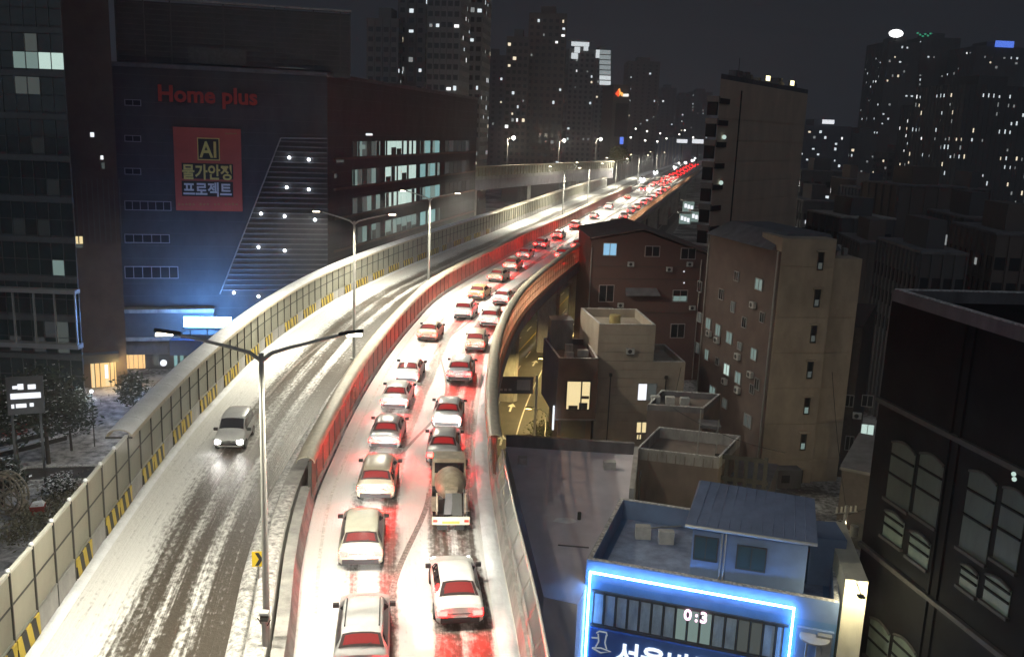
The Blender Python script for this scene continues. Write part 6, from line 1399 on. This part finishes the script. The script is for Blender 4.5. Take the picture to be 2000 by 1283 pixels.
# floodlight on crown and wall, put into glowing panels
CRN = glow('floodlit_crown_glow', (.90,.97,1.0), .95); CRN2 = glow('floodlit_wall_glow', (.80,.92,.95), .42)
crn = MB()
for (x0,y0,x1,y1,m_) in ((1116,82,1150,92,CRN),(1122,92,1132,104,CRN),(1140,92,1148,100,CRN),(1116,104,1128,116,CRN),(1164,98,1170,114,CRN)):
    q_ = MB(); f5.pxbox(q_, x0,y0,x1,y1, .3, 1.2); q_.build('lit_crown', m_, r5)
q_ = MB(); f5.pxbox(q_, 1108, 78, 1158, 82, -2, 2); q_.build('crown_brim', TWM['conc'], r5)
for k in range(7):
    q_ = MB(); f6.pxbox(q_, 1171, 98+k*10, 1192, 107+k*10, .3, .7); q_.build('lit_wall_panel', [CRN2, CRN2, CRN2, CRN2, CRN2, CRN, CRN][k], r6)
# logo building
f7 = px_face(1197, 480, 1230, 482, 200); lg = empty('office_tower', f7.pt(f7.L/2,0), 0, 'dark office tower carrying a glowing orange logo sign on top', 'building')
block('wall', [f7.p0, f7.p1, f7.pt(f7.L,0,-18)[:2], f7.pt(0,0,-18)[:2]], f7.uz(1210,166)[1], TWM['brown'], lg)
q_ = MB(); f7.pxbox(q_, 1203, 202, 1224, 268, .1, .3); q_.build('dark_glazing', WGLASS, lg)
los = empty('logo_sign', f7.pt(f7.L/2, f7.uz(1210,185)[1]), 0, 'small glowing orange and white butterfly-like logo on the office tower', 'sign')
for pts, m_ in (([(1201,184),(1208,174),(1210,184),(1207,190)], glow('logo_red',(1,.10,.03),1.4)), ([(1207,175),(1210,173),(1212,184),(1209,188)], glow('logo_orange',(1,.45,.10),1.6)), ([(1211,180),(1215,181),(1219,188),(1213,188)], glow('logo_orange',(1,.45,.10),1.6)), ([(1216,184),(1227,184),(1227,189),(1216,189)], glow('logo_white',(1,.95,.85),1.6))):
    V = [f7.uz(*q) for q in pts]; MB().add([f7.pt(u,z,.4) for u,z in V]+[f7.pt(u,z,.6) for u,z in V], [(7,6,5,4),(4,5,6,7)][:1]+[(0,1,5,4),(1,2,6,5),(2,3,7,6),(3,0,4,7)]).build('logo_piece', m_, los)
# right-hand skyline
r1, f1, h1 = tower('tall tower topped by a white oval light on the right', 1736, 1800, 82, 620, 34, TWM['dark'], 34, 31, .05, 6, panes=False)
r2, f2, h2 = tower('tall tower with green roof lights right of the oval light', 1801, 1878, 74, 640, 34, TWM['dark'], 48, 32, .05, 7, panes=False)
r3, f3, h3 = tower('tower with a deep blue roof sign at the right edge', 1906, 2010, 92, 600, 34, TWM['dark'], 44, 33, .05, 8, panes=False)
tower('nearer dark tower with many narrow lit slits at right edge', 1880, 2040, 168, 330, 30, TWM['dark'], 62, 34, .15, 14, win=(.5,1.5), panes=False)
tower('dark block of slit windows between the two right towers', 1818, 1884, 205, 380, 24, TWM['dark'], 30, 35, .1, 7, win=(.5,1.5), panes=False)
r5b, f5b, h5b = tower('mid-height dark block with white sign just right of the beige building', 1566, 1664, 246, 520, 30, TWM['blue'], 34, 36, 0, 9, panes=False, warm=.1)
tower('low wide block under the mid-height blocks, few lights', 1664, 1736, 262, 540, 30, TWM['dark'], 16, 37, 0, 7, panes=False)
u_, z_ = f1.uz(1750, 66); root = empty('oval_light', f1.pt(u_, h1), 0, 'glaring white oval light on the roof of the right tower', 'sign')
rings = [Vector(f1.pt(u_+4.6*math.cos(2*math.pi*k/24), z_+2.5*math.sin(2*math.pi*k/24), .5)) for k in range(24)]; n3 = Vector((f1.n.x,f1.n.y,0))
MB().add(rings+[q-n3*.8 for q in rings], [tuple(range(24)), tuple(range(47,23,-1))]+[(k,24+k,24+(k+1)%24,(k+1)%24) for k in range(24)]).build('panel', glow('oval_white', (1,1,1), 3), root)
q_ = MB(); f1.box(q_, u_-.4, u_+.4, h1, z_, -.5, .2); q_.build('bracket', STEELD, root)
q_ = MB(); f3.pxbox(q_, 1944, 80, 1978, 94, .3, .9); q_.build('blue_sign', glow('deep_blue_sign', (.12,.25,1), 1.2), r3)
for k in range(6): q_ = MB(); f2.pxbox(q_, 1790+k*5, 64+(k*3)%7, 1793+k*5, 67+(k*3)%7, .3, .9); q_.build('green_lamp', glow('green_lamp', (.1,.8,.45), .5), r2)
q_ = MB(); f5b.pxbox(q_, 1606, 234, 1628, 243, .3, .9); q_.build('white_sign', LIT['white'], r5b)
# middle-distance low city on the right
lowc = [(1568,1652,336,250,'dark','long low dark block just right of the beige building foot',6),(1655,1690,352,230,'brown','small brown block left of the violet-lit one',5),(1686,1750,372,205,'blue','violet-lit block with a bright blue sign',0),(1752,1892,366,170,'brown','big plain dark box building in the middle right',0),(1895,1935,372,190,'dark','thin dark block right of the big plain box',3),(1570,1640,395,200,'dark','low house with bright eave lamp below the long dark block',4),(1640,1752,428,165,'dark','wide dark roof with a pale edge in front of the plain box',2),(1680,1760,478,140,'brown','low shed roof between apartment slab and right building',0),(1735,1790,300,420,'dark','far low block with a row of window lights',9),(1790,1870,318,400,'blue','far low block with one large white lamp',6),(1884,1962,430,125,'dark','dark low house right of the big plain box building',2),(1948,2060,462,108,'brown','dark flat-roofed house at the right edge above the arched building',1),(1800,1890,498,100,'dark','dark roof directly behind the arched building',0)]
for k, (x0,x1,yt,Y,mk,lab,nl) in enumerate(lowc):
    rt, ff, hh = tower(lab, x0, x1, yt, Y, 14, TWM[mk], nl, 60+k, rnd.uniform(-.12,.12), max(4,int((x1-x0)*Y/1800/2.5)), name='city_block', cat='building', group='low city blocks on the right', panes=(k not in (3,7)))
    q_ = MB(); ff.box(q_, -.1, ff.L+.1, hh, hh+.3, -14.1, .15); q_.build('roof_edge', CONCD if k != 6 else CONC, rt)
    if k == 2:
        q_ = MB(); ff.pxbox(q_, 1688, 404, 1712, 424, .3, .7); q_.build('blue_sign', LIT['blue'], rt); q_ = MB(); ff.pxbox(q_, 1712, 400, 1716, 422, .3, .8); q_.build('white_sign', LIT['white'], rt)
        for yy_ in (378, 388, 396): q_ = MB(); ff.pxbox(q_, 1690, yy_, 1746, yy_+3.5, .1, .5); q_.build('violet_strip', glow('violet', (.45,.42,.8), .10), rt)
        lamp('sign_light', 'POINT', Vector(ff.pt(4, hh-4, 3))-Vector(rt.location), 120, (.5,.55,1), rt, .5)
    if k == 5:
        q_ = MB(); ff.pxbox(q_, 1632, 429, 1650, 434, .3, 1.0); q_.build('eave_lamp', LIT['white'], rt); q_ = MB(); ff.pxbox(q_, 1572, 430, 1582, 437, .3, .6); q_.build('eave_lamp', LIT['white'], rt)
    if k == 9:
        u_, z_ = ff.uz(1831,320); MB().ball(ff.pt(u_, z_, 1), 1.1).build('roof_lamp', LIT['white'], rt, 60)
# lower street clutter of lights beyond the left wall
for k, (x, y) in enumerate(((938,411),(948,408),(958,414))):
    q = aty(x, y, 215); r_ = empty('parked_van', (q.x, q.y, 0), .4, 'white parked vehicle below the ramp bridge, %s from the left' % ords[k], 'van', 'vehicles parked below the ramp')
    zt_ = q.z+1
    MB().hexa([(-1,-2.2,.4),(1,-2.2,.4),(1,2.2,.4),(-1,2.2,.4)], [(-.9,-2.1,2.2),(.9,-2.1,2.2),(.9,1.6,2.2),(-.9,1.6,2.2)]).build('body', PAINT['white'], r_, world=False)
    MB().box(-.8,.8,-2.25,-2.16,1.3,1.9).build('rear_window', CGLASS, r_, world=False)
    for sx in (-1,1):
        for sy in (-1.4,1.4): MB().tube([(sx*.8,sy,.4),(sx*1.0,sy,.4)], .4, 12).build('wheel', BLACK, r_, 40, world=False)

# ------------------------------------------------------------------ small things on the median
cq = aty(558, 1135, 33.2); cv = offs(TB, 33.2, -1.5)
cvs = empty('chevron_sign', (cv.x, cv.y, DECK+.95), heading(TB, 33), 'small yellow curve sign with black chevron on the median barrier', 'sign')
MB().tube([(0,0,0),(0,0,.55)], .035, 6).build('post', STEEL, cvs, 40, world=False)
cp = MB().box(-.24,.24,-.02,.02,.5,1.12).build('plate', mat('sign_yellow', (.70,.50,.03), .45, var=.05), cvs, world=False)
MB().add([(-.13,-.026,1.08),(.02,-.026,1.08),(.17,-.026,.81),(.02,-.026,.54),(-.13,-.026,.54),(.02,-.026,.81)], [(0,5,2,1),(5,4,3,2)]).build('chevron', BLACK, cp, world=False)
c2q = aty(676, 800, 55); c2v = offs(TB, 57, -.02)
cv2 = empty('chevron_sign', (c2v.x+.08, c2v.y, DECK+1.1), heading(TB, 57), 'small dark chevron plate on the red-brown median wall', 'sign')
MB().box(-.03,.03,-.3,.3,0,.6).build('plate', mat('sign_rust', (.35,.10,.05), .5, var=.05), cv2, world=False)
MB().box(.031,.04,-.15,.05,.1,.5).build('chevron', BLACK, cv2, world=False)
dq = atz(516, 1192, DECK+2.2)
dv_ = empty('sensor_post', (dq.x, dq.y, DECK), 0, 'short post topped with a white traffic sensor box at the bottom edge', 'sensor post')
MB().tube([(0,0,0),(0,0,1.95)], .10, 10).build('post', POLE, dv_, 40, world=False)
MB().tube([(-.16,0,2.12),(.16,0,2.12)], .10, 12).build('sensor', mat('white_plastic', (.8,.8,.78), .4, var=.03), dv_, 40, world=False)
MB().box(-.13,.13,-.1,.1,1.85,2.0).build('bracket', STEELD, dv_, world=False); MB().tube([(-.1,0,1.7),(-.22,-.05,1.95)], .02, 5).build('cable', BLACK, dv_, world=False); MB().tube([(.1,0,1.65),(.22,-.05,1.9)], .02, 5).build('cable', BLACK, dv_, world=False)
# direction sign board hung by the lower street
gq = aty(1000, 752, 92); gs = empty('street_sign_board', (gq.x, gq.y, 0), .1, 'dark direction board on a gantry over the lower street', 'sign')
MB().box(-2.0,2.2,-.08,.08,gq.z-.9,gq.z+.9).build('board', mat('sign_dark', (.06,.055,.06), .5, var=.1), gs, world=False)
MB().tube([(2.6,.2,0),(2.6,.2,gq.z+1)], .11, 8).build('post', STEEL, gs, 40, world=False); MB().tube([(2.6,.2,gq.z+.4),(-2.0,.12,gq.z+.4)], .06, 6).build('beam', STEEL, gs, world=False)
q_ = MB().box(.5,1.9,-.10,-.081,gq.z-.5,gq.z+.6).build('panel', mat('sign_panel_frame', (.25,.22,.22), .5, var=.1), gs, world=False)
for k in range(4): MB().box(-1.7+k*.45,-1.4+k*.45,-.10,-.081,gq.z-.6,gq.z-.35).build('small_print', FRAME, gs, world=False)
# hedge by the corner building
hb = MB(); hr = random.Random(9); hq = atz(1060, 850, .15)
for k in range(900):
    c = Vector((hq.x+hr.gauss(0,.7), hq.y+hr.gauss(0,1.4), .3+abs(hr.gauss(0,.5)))); d1 = Vector((hr.gauss(0,1),hr.gauss(0,1),hr.gauss(0,.8))).normalized(); d2 = d1.cross(Vector((hr.gauss(0,1),hr.gauss(0,1),1)).normalized()); l_ = .16
    hb.add([c-d1*l_, c+d2*l_*.5, c+d1*l_, c-d2*l_*.5], [(0,1,2,3)])
o = hb.build('shrub', mat('shrub_leaf', (.08,.09,.04), .7, var=.3)); tag(o, 'small yellow-lit shrub on the pavement beside the dark corner building', 'shrub')
o['kind'] = 'stuff'

# ------------------------------------------------------------------ damp snowy night air
hz_ = bpy.data.materials.new('night_haze'); hz_.use_nodes = True; t = hz_.node_tree; t.nodes.clear()
vo = t.nodes.new('ShaderNodeOutputMaterial'); pv_ = t.nodes.new('ShaderNodeVolumePrincipled'); pv_.inputs['Color'].default_value = (.86,.88,.92,1); pv_.inputs['Density'].default_value = HAZE; pv_.inputs['Anisotropy'].default_value = .35
t.links.new(pv_.outputs[0], vo.inputs['Volume'])
hx = MB().box(-700,900,-40,1300,-1,170).build('haze', hz_); stuff(hx); hx['label'] = 'thin damp night haze filling the air over the city'; hx['category'] = 'haze'
